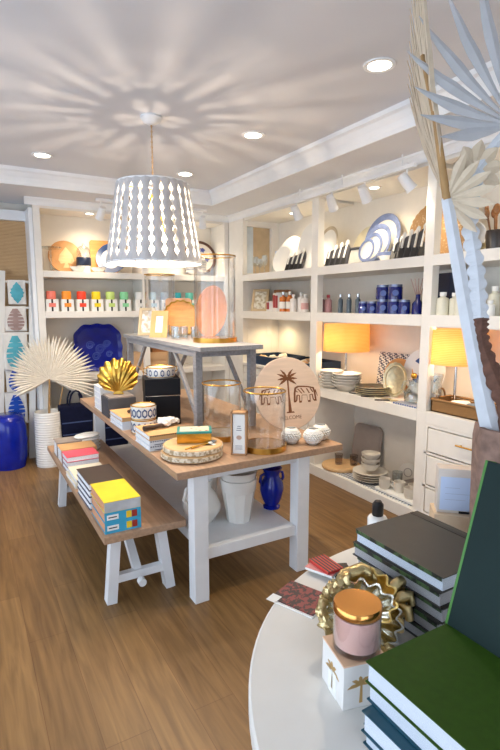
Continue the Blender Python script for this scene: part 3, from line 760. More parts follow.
def frame(loc, w, h, rot, m, label, inner=PAPER, bw=.028, group=None):
    t = thing('picture_frame', label, 'picture frame', loc, rot, group)
    MB().box((-w / 2, 0, -.016), (-w / 2 + bw, h, 0)).box((w / 2 - bw, 0, -.016), (w / 2, h, 0)).box((-w / 2 + bw, 0, -.016), (w / 2 - bw, bw, 0)).box((-w / 2 + bw, h - bw, -.016), (w / 2 - bw, h, 0)).build('frame', m, t, bevel=.002)
    MB().box((-w / 2 + bw, bw, -.014), (w / 2 - bw, h - bw, -.006)).build('picture', inner, t)
    MB().beam((0, h * .6, -.016), (0, 0, -.016 - h * .32), .03, .004, (1, 0, 0)).build('easel_back', m, t)
    return t
WASH = two_tone('faint watercolour picture', 'e9e6e0', 'c3b49c', 'noise', 18, .5)
frame((1.44, 4.08, RZ), .155, .235, lean(16, -42), mat('natural linen frame', 'c7a26e', .6), 'tan frame with a small white picture leaning on the grey riser', PAPER, .045)
frame((1.44, 4.42, RZ), .15, .26, lean(16, -40), mat('pale gold frame', 'cdb894', .5), 'pale gold frame further back on the grey riser', WASH)
def tumbler(loc, label, r=.034, h=.1, group='clear tumblers on the riser', m=GLT):
    return solo('tumbler', label, 'glass', MB().lathe([(0, 0), (r * .85, 0), (r, h), (r - .003, h), (r * .82, .012), (0, .01)], 24), m, loc, 0, group, smooth=50)
for i, (x, y, lb) in enumerate(((1.50, 3.80, 'clear tumbler nearest the tall hurricane, front of the riser'), (1.60, 3.88, 'clear tumbler behind the front one by the tall hurricane'), (1.53, 3.92, 'clear tumbler nearest the tan frame'), (1.64, 3.76, 'clear tumbler right against the tall hurricane'), (1.56, 4.2, 'clear tumbler between the two frames'))):
    tumbler((x, y, RZ), lb)
pl = thing('scalloped_tray', 'honey coloured tray with gold scalloped edge standing behind the tan frame', 'tray', (1.70, 4.2, RZ), lean(12, -22))
MB().at((0, .16, 0)).lathe([(0, -.006), (.13, -.006), (.155, .012), (.15, .016), (.125, 0), (0, 0)], 72, False, 1, 1, 18, .03).build('tray_body', ORNG, pl, smooth=60)
MB().at((0, .16, 0)).lathe([(.15, .012), (.163, .018), (.160, .023), (.148, .017)], 72, True, 1, 1, 18, .03).build('gold_edge', GOLDR, pl, smooth=60)
t = thing('chopping_board', 'pinkish wooden board standing behind the scalloped tray', 'board', (1.74, 4.33, RZ), lean(8, -15))
MB().prism([(x, y + .17) for x, y in rrect(.24, .34, .03)], -.014, 0).build('board', mat('pinkish wood', 'd9ab88', .5, var=.1), t, bevel=.002)
MB().at((.07, .3, .0005)).prism(disc_pts(.012, 16), 0, .001).build('hanging_hole', BLACK, t)
t = thing('oval_platter', 'oval brown wooden platter tilted on edge behind the tall hurricane', 'platter', (1.745, 3.745, RZ + .012), (R(78), R(12), R(-14)))
MB().at((0, .22, 0), (0, 0, 0)).lathe([(0, -.012), (.19, -.012), (.215, .004), (.21, .008), (.18, -.002), (0, -.002)], 56, False, .62, 1.02).build('dish', mat('reddish brown wood', 'b9794a', .4, var=.2, scale=6, stretch=(8, 1, 8)), t, smooth=50)

# ------------------------------------------------------------------ plates, bowls and bottles for the shelves
def plate(loc, r, rot, label, m=CERW, rim=None, group=None, oval=1., name='plate', cat='plate', rimw=.2):
    t = thing(name, label, cat, loc, rot, group)
    cy = r * 1.0
    up = not (isinstance(rot, (int, float)))
    M0 = (0, cy, 0) if up else (0, 0, .0)
    zz = 0 if not up else 0
    MB().at(M0).lathe([(0, 0), (r * .62, 0), (r * .98, r * .11), (r, r * .125), (r * .96, r * .125), (r * .62, .007), (0, .006)], 48, False, oval, 1).build('dish', m, t, smooth=50)
    if rim:
        k = rimw
        MB().at(M0).lathe([(r * (1 - k), .008 + r * .118 * (1 - k / .38)), (r * .99, r * .125 + .002), (r * 1.005, r * .12), (r * 1.004, r * .128), (r * .985, r * .129 + .003), (r * (1 - k), .0095 + r * .118 * (1 - k / .38))], 48, True, oval, 1).build('rim_band', rim, t, smooth=50)
    return t
def stack_plates(loc, r, n, dz, labels, m=CERW, group=None, prof=None, name='plate', cat='plate', rim=None):
    for k in range(n):
        x, y, z = loc
        t = thing(name, labels[k], cat, (x, y, z + k * dz), 0, group)
        p = prof or [(0, 0), (r * .6, 0), (r * .96, dz * .8 + .008), (r, dz * .9 + .011), (r * .97, dz * .9 + .013), (r * .6, .007), (0, .006)]
        MB().lathe(p, 44).build('dish', m, t, smooth=50)
        if rim: MB().ring(r * .99, .0025, dz * .9 + .011, 44, 6).build('rim_band', rim, t, smooth=60)
ORD = ('lowest', 'second from the bottom', 'third from the bottom', 'fourth from the bottom', 'fifth from the bottom', 'sixth from the bottom')
def ords(n, what): return [('topmost ' if k == n - 1 else ORD[k] + ' ') + what for k in range(n)]
BLUERIM = mat('slate blue glaze rim', '7483ab', .3, var=.2, scale=30)
S1, S2, S3 = 2.0, 1.58, .88
# --- right, upper shelf, corner bay
for y, h, lb in ((5.08, .2, 'clear stemmed glass nearest the corner post on the upper shelf'), (4.98, .17, 'clear stemmed glass in the middle of three on the upper shelf'), (4.88, .2, 'clear stemmed glass closest to the white platters on the upper shelf')):
    t = thing('wine_glass', lb, 'glass', (2.99, y, S1), 0, 'stemmed glasses in the corner bay')
    MB().lathe([(0, 0), (.034, 0), (.006, .008), (.005, h * .4), (.03, h * .52), (.034, h * .75), (.029, h), (.027, h), (.031, h * .75), (.003, h * .44), (0, h * .43)], 24).build('glass_body', GLT, t, smooth=60)
solo('tile_coaster', 'blue white square tile leaning behind the stemmed glasses', 'tile', MB().box((-.06, 0, -.008), (.06, .17, 0)), two_tone('blue white tile print', 'dfe6ee', '7f9cc0', 'checker', 40, .4), (3.2, 4.94, S1 + .1), lean(10, -75))
solo('clear_block', 'clear acrylic riser block under the blue white tile', 'stand', MB().box((-.05, -.05, 0), (.05, .05, .1)), GLT, (3.2, 4.93, S1))
plate((3.17, 4.68, S1), .205, lean(14, -84), 'large white platter leaning behind the smaller one in the corner bay', CERW, None, 'white platters in the corner bay')
plate((3.05, 4.65, S1), .145, lean(14, -84), 'smaller white platter leaning in front of the large one in the corner bay', CERW, None, 'white platters in the corner bay')
plate((3.14, 4.27, S1), .24, lean(9, -84), 'white oval platter against the post in the corner bay', CERW, None, None, .7)
plate((3.15, 4.0, S1), .21, lean(12, -92), 'white oval platter right behind the post in the middle bay', CERW, mat('stone rim', 'b8aa92', .5), None, .8, rimw=.16)
def cutlery_roll(loc, rz, label, w=.21, h=.26):
    t = thing('cutlery_set', label, 'cutlery', loc, lean(28, rz), 'black cutlery rolls with steel cutlery')
    MB().prism([(-w / 2, 0), (w / 2, 0), (w / 2, h * .78), (w * .36, h), (w * .2, h * .8), (-w / 2, h * .62)], -.02, 0).build('roll', CHAR, t, bevel=.002)
    for i in range(4):
        x = -w / 2 + w * (i + .5) / 4; hh = h * (.66 + .08 * i)
        MB().box((x - .02, .006, .0), (x + .02, h * .32, .008)).build('pocket', BLACK, t, bevel=.002)
        MB().tube([(x, h * .3, .014), (x, hh * .95, .014)], .0085, 6).at((x, hh * 1.0, .015)).lathe([(0, -.004), (.017, 0), (0, .004)], 14, False, 1, 1.9).build('fork', STEEL, t, smooth=60)
cutlery_roll((3.02, 4.37, S1), -66, 'black cutlery roll in the corner bay beside the white platters')
cutlery_roll((2.99, 3.66, S1), -66, 'black cutlery roll in the middle bay left of the grey lined box')
cutlery_roll((3.06, 2.92, S1), -66, 'black cutlery roll in the middle bay, inner one by the blue bowl', .2, .26)
cutlery_roll((2.985, 2.765, S1), -66, 'black cutlery roll in the middle bay nearest the rattan mat', .2, .30)
t = thing('lined_box', 'dark edged box lined with pale card, left of the blue rimmed plates', 'box', (3.06, 3.48, S1), lean(18, -80))
MB().box((-.10, 0, -.05), (.10, .012, 0)).box((-.10, .16, -.05), (.10, .172, 0)).box((-.10, 0, -.05), (-.088, .17, 0)).box((.088, 0, -.05), (.10, .17, 0)).box((-.10, 0, -.055), (.10, .172, -.045)).build('box_body', CHAR, t)
MB().box((-.085, .013, -.044), (.085, .158, -.02)).build('card_lining', mat('pale grey card', 'b9b7b0', .7), t)
plate((3.3, 3.60, S1), .19, lean(12, -92), 'cream ribbed plate behind the lined box', mat('cream glaze', 'd9cfae', .35), None)
for (x, y, r, lb) in ((3.29, 3.40, .225, 'largest blue rimmed plate at the back of the leaning row'), (3.19, 3.35, .172, 'second largest blue rimmed plate in the leaning row'), (3.10, 3.31, .128, 'third blue rimmed plate in the leaning row'), (3.01, 3.275, .098, 'smallest blue rimmed plate in front of the leaning row')):
    plate((x, y, S1 + .012), r, lean(12, -92), lb, CERW, BLUERIM, 'leaning blue rimmed plates', 1, rimw=.24)
t = thing('bowl', 'blue banded white bowl under the leaning blue rimmed plates', 'bowl', (3.12, 3.10, S1))
MB().lathe([(0, 0), (.06, 0), (.1, .05), (.105, .08), (.1, .08), (.095, .05), (0, .01)], 36).build('dish', CERW, t, smooth=50); MB().lathe([(.1025, .05), (.107, .078), (.1045, .05)], 36, True).build('blue_band', BLUERIM, t, smooth=50)
solo('rattan_charger', 'round rattan charger leaning behind the post on the upper shelf', 'placemat', MB().at((0, .23, 0)).lathe([(0, 0), (.225, 0), (.23, .006), (.225, .012), (0, .012)], 60, False, 1, 1, 30, .015), RATTAN, (3.2, 2.74, S1), lean(10, -80), smooth=40)
solo('rattan_charger', 'woven rattan charger left of the white bowl in the last bay', 'placemat', MB().at((0, .2, 0)).lathe([(0, 0), (.195, 0), (.2, .006), (.195, .012), (0, .012)], 60, False, 1, 1, 26, .015), RATTAN, (3.1, 2.53, S1), lean(10, -80), smooth=40)
solo('bowl', 'white round bowl standing on its side in the last bay', 'bowl', MB().at((0, .13, 0)).lathe([(0, -.06), (.06, -.055), (.115, -.01), (.13, .02), (.124, .02), (.108, -.008), (.05, -.045), (0, -.048)], 40), CERW, (3.12, 2.38, S1), lean(20, -65), smooth=50)
solo('gold_dish', 'small pewter gold dish in front of the white round bowl', 'dish', MB().lathe([(0, 0), (.03, 0), (.06, .03), (.066, .05), (.06, .05), (.03, .012), (0, .01)], 28, False, 1, 1, 6, .06), PEWT, (2.99, 2.20, S1), 0, smooth=50)
t = thing('utensil_crock', 'dark crock full of dark wooden spoons at the end of the upper shelf', 'utensil holder', (3.0, 2.06, S1))
MB().lathe([(0, 0), (.06, 0), (.07, .09), (.065, .12), (.058, .12), (.06, .09), (0, .01)], 28).build('crock', mat('dark brown glaze', '2f2620', .3), t, smooth=50)
for i in range(7):
    a = i * .9; p = Vector((.03 * math.cos(a), .03 * math.sin(a), .05)); q = Vector((.075 * math.cos(a), .075 * math.sin(a), .22 + .02 * (i % 3)))
    MB().tube([p, q], .006, 8).at(q, (0, 0, a)).blob(.024, 0, 2, (.5, 1, 1.5)).build('wooden_spoon', mat('dark and honey wood', '8a5a2c', .4, var=.5, scale=14), t, smooth=60)

# --- right, second shelf
frame((3.0, 5.02, S2), .2, .275, lean(22, -48), mat('pale wood frame', 'c9b088', .55), 'pale framed print leaning in the corner bay of the middle shelf', two_tone('botanical print', 'e4dfce', 'b7a98a', 'noise', 20, .6), .03)
frame((3.2, 4.86, S2), .2, .25, lean(12, -50), WOODD, 'dark wood frame behind the boxed toiletries', PAPER, .03)
REDB = mat('crimson label', 'a3242e', .4); 
def carton(x, y, w, h, label, band=REDB):
    t = thing('carton', label, 'box', (x, y, S2), R(-20), 'white and red cartons')
    MB().box((-w / 2, -w / 2, 0), (w / 2, w / 2, h)).build('box_body', PAPER, t, bevel=.001)
    MB().box((-w / 2 - .001, -w / 2 - .001, h * .2), (-w / 2 + .015, w / 2 + .001, h * .9)).build('red_panel', band, t)
carton(3.03, 4.82, .07, .11, 'short white and red carton nearest the framed print')
carton(3.07, 4.74, .08, .20, 'tall white and red carton behind the short one')
carton(3.03, 4.64, .075, .19, 'white and red carton next to the amber bottle')
def bottle(x, y, z, r, h, m, capm, label, group, neck=.35, pump=False, labelm=None):
    t = thing('bottle', label, 'bottle', (x, y, z), 0, group)
    MB().lathe([(0, 0), (r, 0), (r, h * .68), (r * .85, h * .74), (r * neck, h * .78), (r * neck, h * .84), (0, h * .84)], 24).build('bottle_body', m, t, smooth=40)
    c = MB().cyl(r * neck * 1.25, h * .84, h, 18)
    if pump: c.tube([(0, 0, h), (0, 0, h * 1.08), (-r * .8, 0, h * 1.06)], r * .14, 8)
    c.build('cap', capm, t, smooth=40)
    if labelm: MB().lathe([(r + .0005, h * .15), (r + .001, h * .5), (r - .002, h * .5), (r - .002, h * .15)], 24, True).build('label_band', labelm, t, smooth=40)
AMB = mat('amber liquid', 'c8702a', .2, var=.1, coat=.4); LOT = mat('ivory bottle', 'd9d6c4', .35)
bottle(3.02, 4.54, S2, .04, .21, AMB, SILV, 'amber bottle, left one on the middle shelf', 'amber bottles', labelm=PAPER)
bottle(3.04, 4.44, S2, .04, .21, AMB, PAPER, 'amber bottle, right one on the middle shelf', 'amber bottles', labelm=PAPER)
for i, (y, h, lb) in enumerate(((4.33, .18, 'white bottle right after the amber bottles'), (4.235, .2, 'white bottle in the middle of three by the amber bottles'), (4.13, .18, 'white bottle closest to the first post'))):
    bottle(3.01 + .03 * (i % 2), y, S2, .038, h, mat('white bottle', 'e9e4df', .35), PAPER, lb, 'white bottles in the corner bay', labelm=mat('pink label', 'd8a9a4', .5) if i == 2 else None)
for y, lb in ((3.895 - .07, 'pink bottle against the first post'), (3.72, 'pink bottle right of the one against the post')):
    bottle(3.05, y + .09, S2, .036, .165, mat('rose bottle', 'b98a8c', .3), REDB, lb, 'rose bottles')
for i in range(5):
    bottle(2.99 + .05 * (i % 2), 3.56 - i * .058, S2, .022, .165, mat('slate bottle', '55626c', .3), SILV, ('first slim slate bottle, farthest from the blue jars', 'second slim slate bottle in the row', 'third slim slate bottle in the row', 'fourth slim slate bottle in the row', 'last slim slate bottle, next to the blue jars')[i], 'slim slate bottles', .5)
def jar(x, y, z, r, h, label):
    t = thing('candle_jar', label, 'jar', (x, y, z), 0, 'cobalt blue candle jars')
    MB().lathe([(0, 0), (r, 0), (r, h * .8), (r * .96, h * .84), (0, h * .84)], 28).build('jar_body', BLUEG, t, smooth=40)
    MB().lathe([(0, h * .84), (r * .92, h * .84), (r * .92, h), (0, h)], 28).build('lid', mat('pewter blue lid', '8088a0', .3, .6), t, smooth=40)
    MB().at((-r * .72, -r * .72, h * .42), (PI / 2, 0, R(-45))).prism(disc_pts(r * .42, 18), -.001, .006).build('round_label', mat('pale blue label', '5468a8', .5), t)
for i, (y, r, h, lb) in enumerate(((3.255, .045, .1, 'first blue jar in the front row, left end'), (3.15, .048, .1, 'second blue jar in the front row'), (3.03, .056, .115, 'third blue jar in the front row, under the upper left jar'), (2.905, .056, .115, 'fourth blue jar in the front row, under the upper right jar'), (2.80, .045, .11, 'fifth blue jar in the front row, by the reed diffuser'))):
    jar(2.99, y, S2, r, h, lb)
jar(2.99, 3.03, S2 + .115, .058, .115, 'left blue jar stacked on the front row'); jar(2.99, 2.90, S2 + .115, .058, .115, 'right blue jar stacked on the front row')
t = thing('reed_diffuser', 'blue reed diffuser bottle with pink sticks by the post', 'diffuser', (3.03, 2.705, S2))
MB().lathe([(0, 0), (.042, 0), (.042, .08), (.018, .11), (.016, .15), (0, .15)], 24).build('bottle_body', BLUEG, t, smooth=40)
for i in range(5): MB().tube([(0, 0, .1), (-.03 + .015 * i, .05 - .025 * i, .27)], .0025, 6).build('reed', mat('rose reed', 'b98c80', .8), t)
solo('carton', 'tall dark blue box standing behind the reed diffuser', 'box', MB().box((-.03, -.03, 0), (.03, .03, .26)), mat('indigo carton', '2b3c78', .5), (3.2, 2.66, S2), -.3)
solo('carton', 'large navy box behind the ivory bottles in the last bay', 'box', MB().box((-.05, -.11, 0), (.05, .11, .30)), NAVY, (3.12, 2.54, S2), -.15, bevel=.002)
for i, (x, y, r, h, lb) in enumerate(((2.975, 2.43, .042, .16, 'ivory bottle nearest the second post, last bay'), (3.01, 2.36, .034, .155, 'short greenish ivory bottle second in the last bay'), (2.97, 2.275, .042, .2, 'tallest ivory bottle in the last bay'), (3.02, 2.16, .038, .18, 'ivory bottle partly hidden by the white palm stalk'), (3.02, 2.06, .038, .19, 'ivory bottle between the two palm stalks'))):
    bottle(x, y, S2, r, h, LOT, PAPER, lb, 'ivory lotion bottles', .45)
bottle(2.94, 2.035, S2, .03, .1, PAPER, PAPER, 'little white bottle in front of the ivory ones', None, .5)

# --- right, counter shelf: trays with shells, lamps, stacks
def navy_tray(loc, w, d, label, seed):
    t = thing('tray', label, 'tray', loc, 0, 'navy trays of shells')
    mb = MB(); mb.box((0, 0, 0), (w, d, .012))
    for a, b in (((0, 0, .012), (.014, d, .1)), ((w - .014, 0, .012), (w, d, .1)), ((.014, 0, .012), (w - .014, .014, .1)), ((.014, d - .014, .012), (w - .014, d, .1))): mb.box(a, b)
    mb.build('tray_body', mat('navy grasscloth tray', '16304d', .5, var=.2, scale=30), t, bevel=.002)
navy_tray((2.93, 4.60, .975), .44, .56, 'navy tray of shells in the corner bay near the switch plate', 1)
navy_tray((2.93, 3.98, .975), .44, .56, 'navy tray of shells closer to the first post', 2)
rnd = random.Random(21)
n = 0
for ty, g in ((4.60, 'shells in the farther navy tray'), (3.98, 'shells in the nearer navy tray')):
    for i in range(9):
        x, y = 2.93 + .07 + .3 * rnd.random(), ty + .08 + .4 * rnd.random()
        o = solo('seashell', 'pale seashell lying in the navy tray ' + ('near the switch plate' if ty > 4.3 else 'closer to the first post'), 'shell', MB().lathe([(0, 0), (.05, .012), (.06, .03), (.04, .07), (.012, .1), (0, .105)], 14, False, 1, .7, 7, .12), (CREAM, BEECH, CERG)[i % 3], (x, y, 1.02), (rnd.uniform(1.0, 1.8), 0, rnd.uniform(0, 6)), g, smooth=60)
def table_lamp(loc, r, zs, zt, label):
    t = thing('table_lamp', label, 'lamp', loc, 0, None)
    x, y, z = loc
    MB().box((-.06, -.06, 0), (.06, .06, .02)).tube([(0, 0, .02), (0, 0, zs - z + .06)], .01, 10).build('stem', SILV, t, smooth=40)
    mb = MB().lathe([(r, zs - z), (r * .97, zt - z), (r * .965, zt - z), (r * .995, zs - z)], 48, True)
    mb.build('lamp_shade', SHADE, t, smooth=40)
    for a in (0, 2.1, 4.2): pass
    MB().tube([(0, 0, zs - z + .05), (0, 0, zs - z + .07)], .018, 12).build('socket', BRASS, t)
    MB().at((0, 0, zs - z + .1)).lathe([(0, .045), (.02, .03), (.026, .005), (.016, -.03), (0, -.03)], 16).build('bulb', emit('lamp bulb glow', 'ffc878', 8), t, smooth=60)
    l = bpy.data.lights.new('shelf_lamp_bulb', 'POINT'); l.energy = 3.4; l.color = (1, .79, .55); l.shadow_soft_size = .03
    o = bpy.data.objects.new('shelf_lamp_bulb', l); COL.objects.link(o); o.location = (x - .055, y, zs + .1)
table_lamp((3.12, 3.615, S3), .215, 1.225, 1.475, 'lamp with glowing amber drum shade in the middle bay')
table_lamp((3.12, 2.40, S3), .205, 1.225, 1.475, 'lamp with glowing amber drum shade above the wicker tray')
stack_plates((2.985, 3.66, S3), .115, 6, .026, ords(6, 'white plate in the stack under the first lamp'), CERW, 'white plates in the stack')
stack_plates((3.0, 3.46, S3), .128, 5, .024, ords(5, 'white bowl in the square bowl stack before the lamp'), CERW, 'white bowls in the stack', [(0, 0), (.07, 0), (.12, .05), (.135, .062), (.13, .064), (.115, .053), (.07, .008), (0, .007)], 'bowl', 'bowl')
solo('tray', 'navy box of shells behind the white plate stack', 'tray', MB().box((-.1, -.06, 0), (.1, .06, .09)), mat('navy grasscloth tray', '16304d', .5), (3.33, 3.93, S3), 0)
GREYP = mat('dark pewter plate', '6f6a5a', .3, .6, var=.15)
stack_plates((3.04, 3.17, S3), .145, 4, .017, ords(4, 'dark pewter plate in the stack beside the shell platter'), GREYP, 'dark pewter plates in the stack', rim=PEWT)
t = thing('shell_platter', 'pewter gold oval platter standing on edge in the middle bay', 'platter', (3.12, 3.0, S3), lean(8, -78))
t.scale = (.92, .95, 1)
MB().at((0, .155, 0)).lathe([(0, -.012), (.1, -.01), (.15, .008), (.155, .014), (.147, .014), (.1, -.002), (0, -.004)], 60, False, .80, 1, 15, .018).build('dish', PEWT, t, smooth=60)
MB().at((0, .155, .014)).ring(.125, .006, -.004, 48, 8, .80, 1).build('ridge', PEWT, t, smooth=60)
plate((3.2, 3.04, S3 + .03), .145, lean(10, -80), 'honey coloured round plate behind the pewter platter', ORNG, None)
solo('lattice_tray', 'navy and white lattice tray leaning on the back of the middle bay', 'tray', MB().prism([(x, y + .17) for x, y in rrect(.4, .34, .02)], -.012, 0), two_tone('navy lattice print', 'e8e8e2', '1c2f55', 'checker', 55, .4, rot=(R(45), R(35), R(40))), (3.36, 3.25, S3), lean(6, -88))
t = plate((3.24, 2.80, S3 + .04), .19, lean(8, -80), 'white platter painted with two blue fish, leaning in the middle bay', CERW, None)
fm = MB()
for cy in (.28, .12): fm.prism([(x, y) for x, y in [(-.12, cy), (-.06, cy + .035), (.03, cy + .04), (.09, cy + .01), (.13, cy + .035), (.13, cy - .03), (.09, cy - .005), (.03, cy - .035), (-.06, cy - .03)]], .006, .009)
fm.build('painted_fish', mat('fish blue', '2f4f86', .4), t)
t = thing('pitcher', 'clear glass pitcher beside the second post in the middle bay', 'pitcher', (3.02, 2.70, S3), R(150))
MB().lathe([(0, 0), (.06, 0), (.07, .03), (.065, .09), (.035, .15), (.034, .17), (.045, .2), (.043, .2), (.031, .17), (.033, .15), (.062, .09), (.066, .03), (0, .012)], 28).build('glass_body', GLT, t, smooth=60)
MB().tube([(.04, 0, .19), (.08, 0, .18), (.09, 0, .13), (.062, 0, .08)], .006, 8).build('handle', GLT, t, smooth=60)
solo('glass_lid', 'gold ball stopper sitting on the clear glass pitcher', 'stopper', MB().blob(.024, 0, 3), GOLD, (3.02, 2.70, S3 + .225), 0, smooth=60)
for i in range(5):
    t = thing('serving_spoon', ('first', 'second', 'third', 'fourth', 'fifth')[i] + ' gold server fanned along the shelf edge from the bowl stack', 'cutlery', (2.935 + .012 * (i % 2), 3.24 - i * .085, S3 + .0), R(-80 + i * 9), 'gold servers on the counter shelf')
    MB().tube([(-.09, 0, .006), (.03, 0, .008)], .005, 8).build('handle', CREAM if i % 2 else BLACK, t, smooth=60)
    MB().at((.06, 0, .006)).lathe([(0, 0), (.022, .002), (.027, .007), (0, .004)], 20, False, 1.5, .8).build('bowl', PEWT, t, smooth=60)
solo('patterned_tray', 'flat blue and white patterned tray at the shelf edge by the second post', 'tray', MB().box((-.05, -.12, 0), (.05, .12, .012)), two_tone('blue white lattice', 'e4e6ea', '35528c', 'checker', 60, .4, rot=(0, 0, R(45))), (2.965, 2.69, S3), 0)
# last bay: glass vase, wicker tray
solo('vase', 'clear ribbed glass vase behind the wicker tray', 'vase', MB().lathe([(0, 0), (.07, 0), (.08, .04), (.075, .2), (.09, .26), (.086, .26), (.07, .2), (.074, .04), (0, .015)], 36, False, 1, 1, 12, .03), GLT, (3.0, 2.52, S3), 0, smooth=60)
t = thing('wicker_tray', 'wicker tray with loop handles holding folded cloths under the amber lamp', 'tray', (2.94, 2.46, S3), R(-90))
W_, D_ = .62, .21
mb = MB(); mb.box((0, 0, 0), (W_, D_, .012))
for a, b in (((0, 0, 0), (W_, .014, .085)), ((0, D_ - .014, 0), (W_, D_, .085)), ((0, 0, 0), (.014, D_, .1)), ((W_ - .014, 0, 0), (W_, D_, .1))): mb.box(a, b)
mb.build('basket_body', WICK, t, bevel=.003)
rr = MB().tube([(0, 0, .09), (W_, 0, .09), (W_, D_, .095), (0, D_, .095), (0, 0, .09)], .009, 8)
rr.build('braided_rim', WICK, t, smooth=60)
MB().tube([(.0, .06 + .0, .09)] + [(0, .105 - .045 * math.cos(PI * i / 10), .09 + .07 * math.sin(PI * i / 10)) for i in range(11)] + [(.0, .15, .09)], .007, 8).build('loop_handle', WICK, t, smooth=60)
for i, (dx, m, lb) in enumerate(((.30, mat('grey blue cloth', '6a7a8c', .9), 'grey blue folded cloth lying in the wicker tray'), (.17, PAPER, 'white folded cloth lying in the wicker tray'))):
    mb = MB()
    for k in range(3): mb.at((0, 0, .014 + k * .024)).lathe([(0, -.011), (.075, -.011), (.085, 0), (.075, .011), (0, .011)], 24, False, 1, .8, 4, .05)
    solo('folded_napkins', lb, 'cloth', mb, m, (3.045, 2.46 - dx, S3 + .013), 0, smooth=60)
# --- right, bottom shelf of the middle bay
S4 = .10
solo('patterned_tray', 'navy and white patterned runner under the stoneware on the bottom shelf', 'tray', MB().box((-.14, -.5, 0), (.14, .5, .008)), two_tone('navy lattice runner', 'dcdcd8', '2a4066', 'checker', 45, .5, rot=(0, 0, R(45))), (3.06, 3.1, S4), 0)
solo('serving_board', 'round pale wooden board lying on the bottom shelf by the first post', 'serving board', MB().lathe([(0, 0), (.18, 0), (.185, .006), (.185, .024), (.18, .03), (0, .03)], 48), BEECH, (3.07, 3.585, S4 + .0085), 0, smooth=40)
for x, y, lb in ((3.05, 3.60, 'smoky tumbler standing on the round board, front one'), (3.15, 3.50, 'smoky tumbler standing on the round board, near the grey platter')):
    tumbler((x, y, S4 + .039), lb, .04, .1, 'smoky tumblers on the round board', glass('smoky glass', (.82, .78, .76)))
solo('grey_platter', 'grey brown rectangular platter standing at the back of the bottom shelf', 'platter', MB().prism([(x, y + .2) for x, y in rrect(.34, .4, .06)], -.012, 0).prism([(x, y + .2) for x, y in rrect(.30, .36, .05)], 0, .004), GREYC, (3.31, 3.53, S4), lean(8, -82), bevel=.004)
stack_plates((3.06, 3.18, S4 + .008), .155, 4, .020, ords(4, 'off white plate in the stack on the bottom shelf'), CERG, 'off white plates on the bottom shelf')
stack_plates((3.06, 3.18, S4 + .102), .082, 3, .045, ords(3, 'off white bowl stacked on the plates of the bottom shelf'), CERG, 'off white bowls on the bottom shelf', [(0, 0), (.045, 0), (.078, .04), (.082, .065), (.077, .065), (.072, .04), (0, .01)], 'bowl', 'bowl')
t = plate((3.32, 2.99, S4), .085, lean(10, -70), 'small off white plate with dark ring standing on the bottom shelf', CERG, None)
MB().at((0, .085, .009)).ring(.036, .003, 0, 32, 6).build('inner_ring', GREYC, t)
solo('grey_platter', 'grey brown rectangular platter lying behind the mugs', 'platter', MB().prism(rrect(.22, .34, .05), 0, .012).prism(rrect(.24, .36, .06), .012, .03), GREYC, (3.28, 2.76, S4 + .02), 0, bevel=.003)
solo('patterned_tray', 'white tray with navy edge under the white mugs', 'tray', MB().prism(rrect(.19, .44, .02), 0, .02), PAPER, (3.03, 2.78, S4 + .0085), 0, bevel=.003)
def mug(x, y, rz, label):
    t = thing('mug', label, 'mug', (x, y, S4 + .029), R(rz), 'white mugs on the bottom shelf')
    MB().lathe([(0, 0), (.038, 0), (.046, .03), (.048, .085), (.044, .085), (.042, .03), (0, .008)], 28).build('body', CERG, t, smooth=50)
    MB().tube([(.044, 0, .07), (.075, 0, .066), (.078, 0, .035), (.044, 0, .022)], .006, 8).build('handle', CERG, t, smooth=60)
mug(2.985, 2.93, 60, 'white mug at the left end of the tray'); mug(3.03, 2.81, 100, 'white mug in the middle of the tray'); mug(3.0, 2.67, 40, 'white mug at the right end of the tray'); mug(3.08, 2.70, 150, 'white mug behind the right end mug')
tumbler((3.10, 2.90, S4 + .0286), 'clear tumbler behind the white mugs', .043, .13, None)

# --- back shelving
BEFORE = set(COL.objects)
DYB = .12
T1, T2, T3 = 2.0, 1.585, .90
t = thing('cake_stand', 'clear glass cake stand at the left end of the back shelf', 'cake stand', (.86, 5.58, T1))
MB().lathe([(0, 0), (.055, 0), (.012, .02), (.01, .22), (.11, .235), (.115, .25), (.1, .25), (0, .245)], 36).build('glass_body', GLT, t, smooth=60)
t = thing('serving_board', 'round wooden board with a spade shaped cut standing on the back shelf', 'serving board', (1.03, 5.68, T1), lean(10, 0))
MB().at((0, .175, 0)).lathe([(0, -.016), (.172, -.016), (.175, -.012), (.175, -.003), (.172, 0), (0, 0)], 48).build('board', mat('tan wood', 'c08a55', .5, var=.15), t, smooth=40)
MB().prism([(0.01, .28), (.075, .19), (.09, .13), (.06, .095), (.02, .105), (.035, .05), (-.03, .05), (-.005, .105), (-.05, .095), (-.075, .13), (-.06, .19)], .0, .004).build('spade_inlay', BEECH, t)
t = thing('jar', 'glass jar with a navy band on the back shelf', 'jar', (1.20, 5.60, T1))
MB().lathe([(0, 0), (.07, 0), (.072, .07), (0, .07)], 30).build('white_base', CERW, t, smooth=40)
MB().lathe([(.074, .07), (.078, .075), (.078, .155), (.074, .16), (.07, .16), (.07, .07)], 30, True).build('navy_band', NAVY, t, smooth=40)
MB().lathe([(.072, .16), (.07, .23), (.05, .27), (.015, .285), (.012, .31), (0, .31)], 30).build('glass_dome', GLT, t, smooth=50)
solo('chopping_board', 'orange brown rectangular board leaning at the back behind the lamp shade', 'board', MB().prism([(x, y + .19) for x, y in rrect(.30, .38, .03)], -.016, 0), ORNG, (1.46, 5.74, T1), lean(8, 0), bevel=.003)
plate((1.50, 5.62, T1), .17, lean(14, -25), 'white plate with a broad blue band standing by the pendant shade', CERW, mat('ink blue glaze', '2c4472', .3), None, rimw=.34)
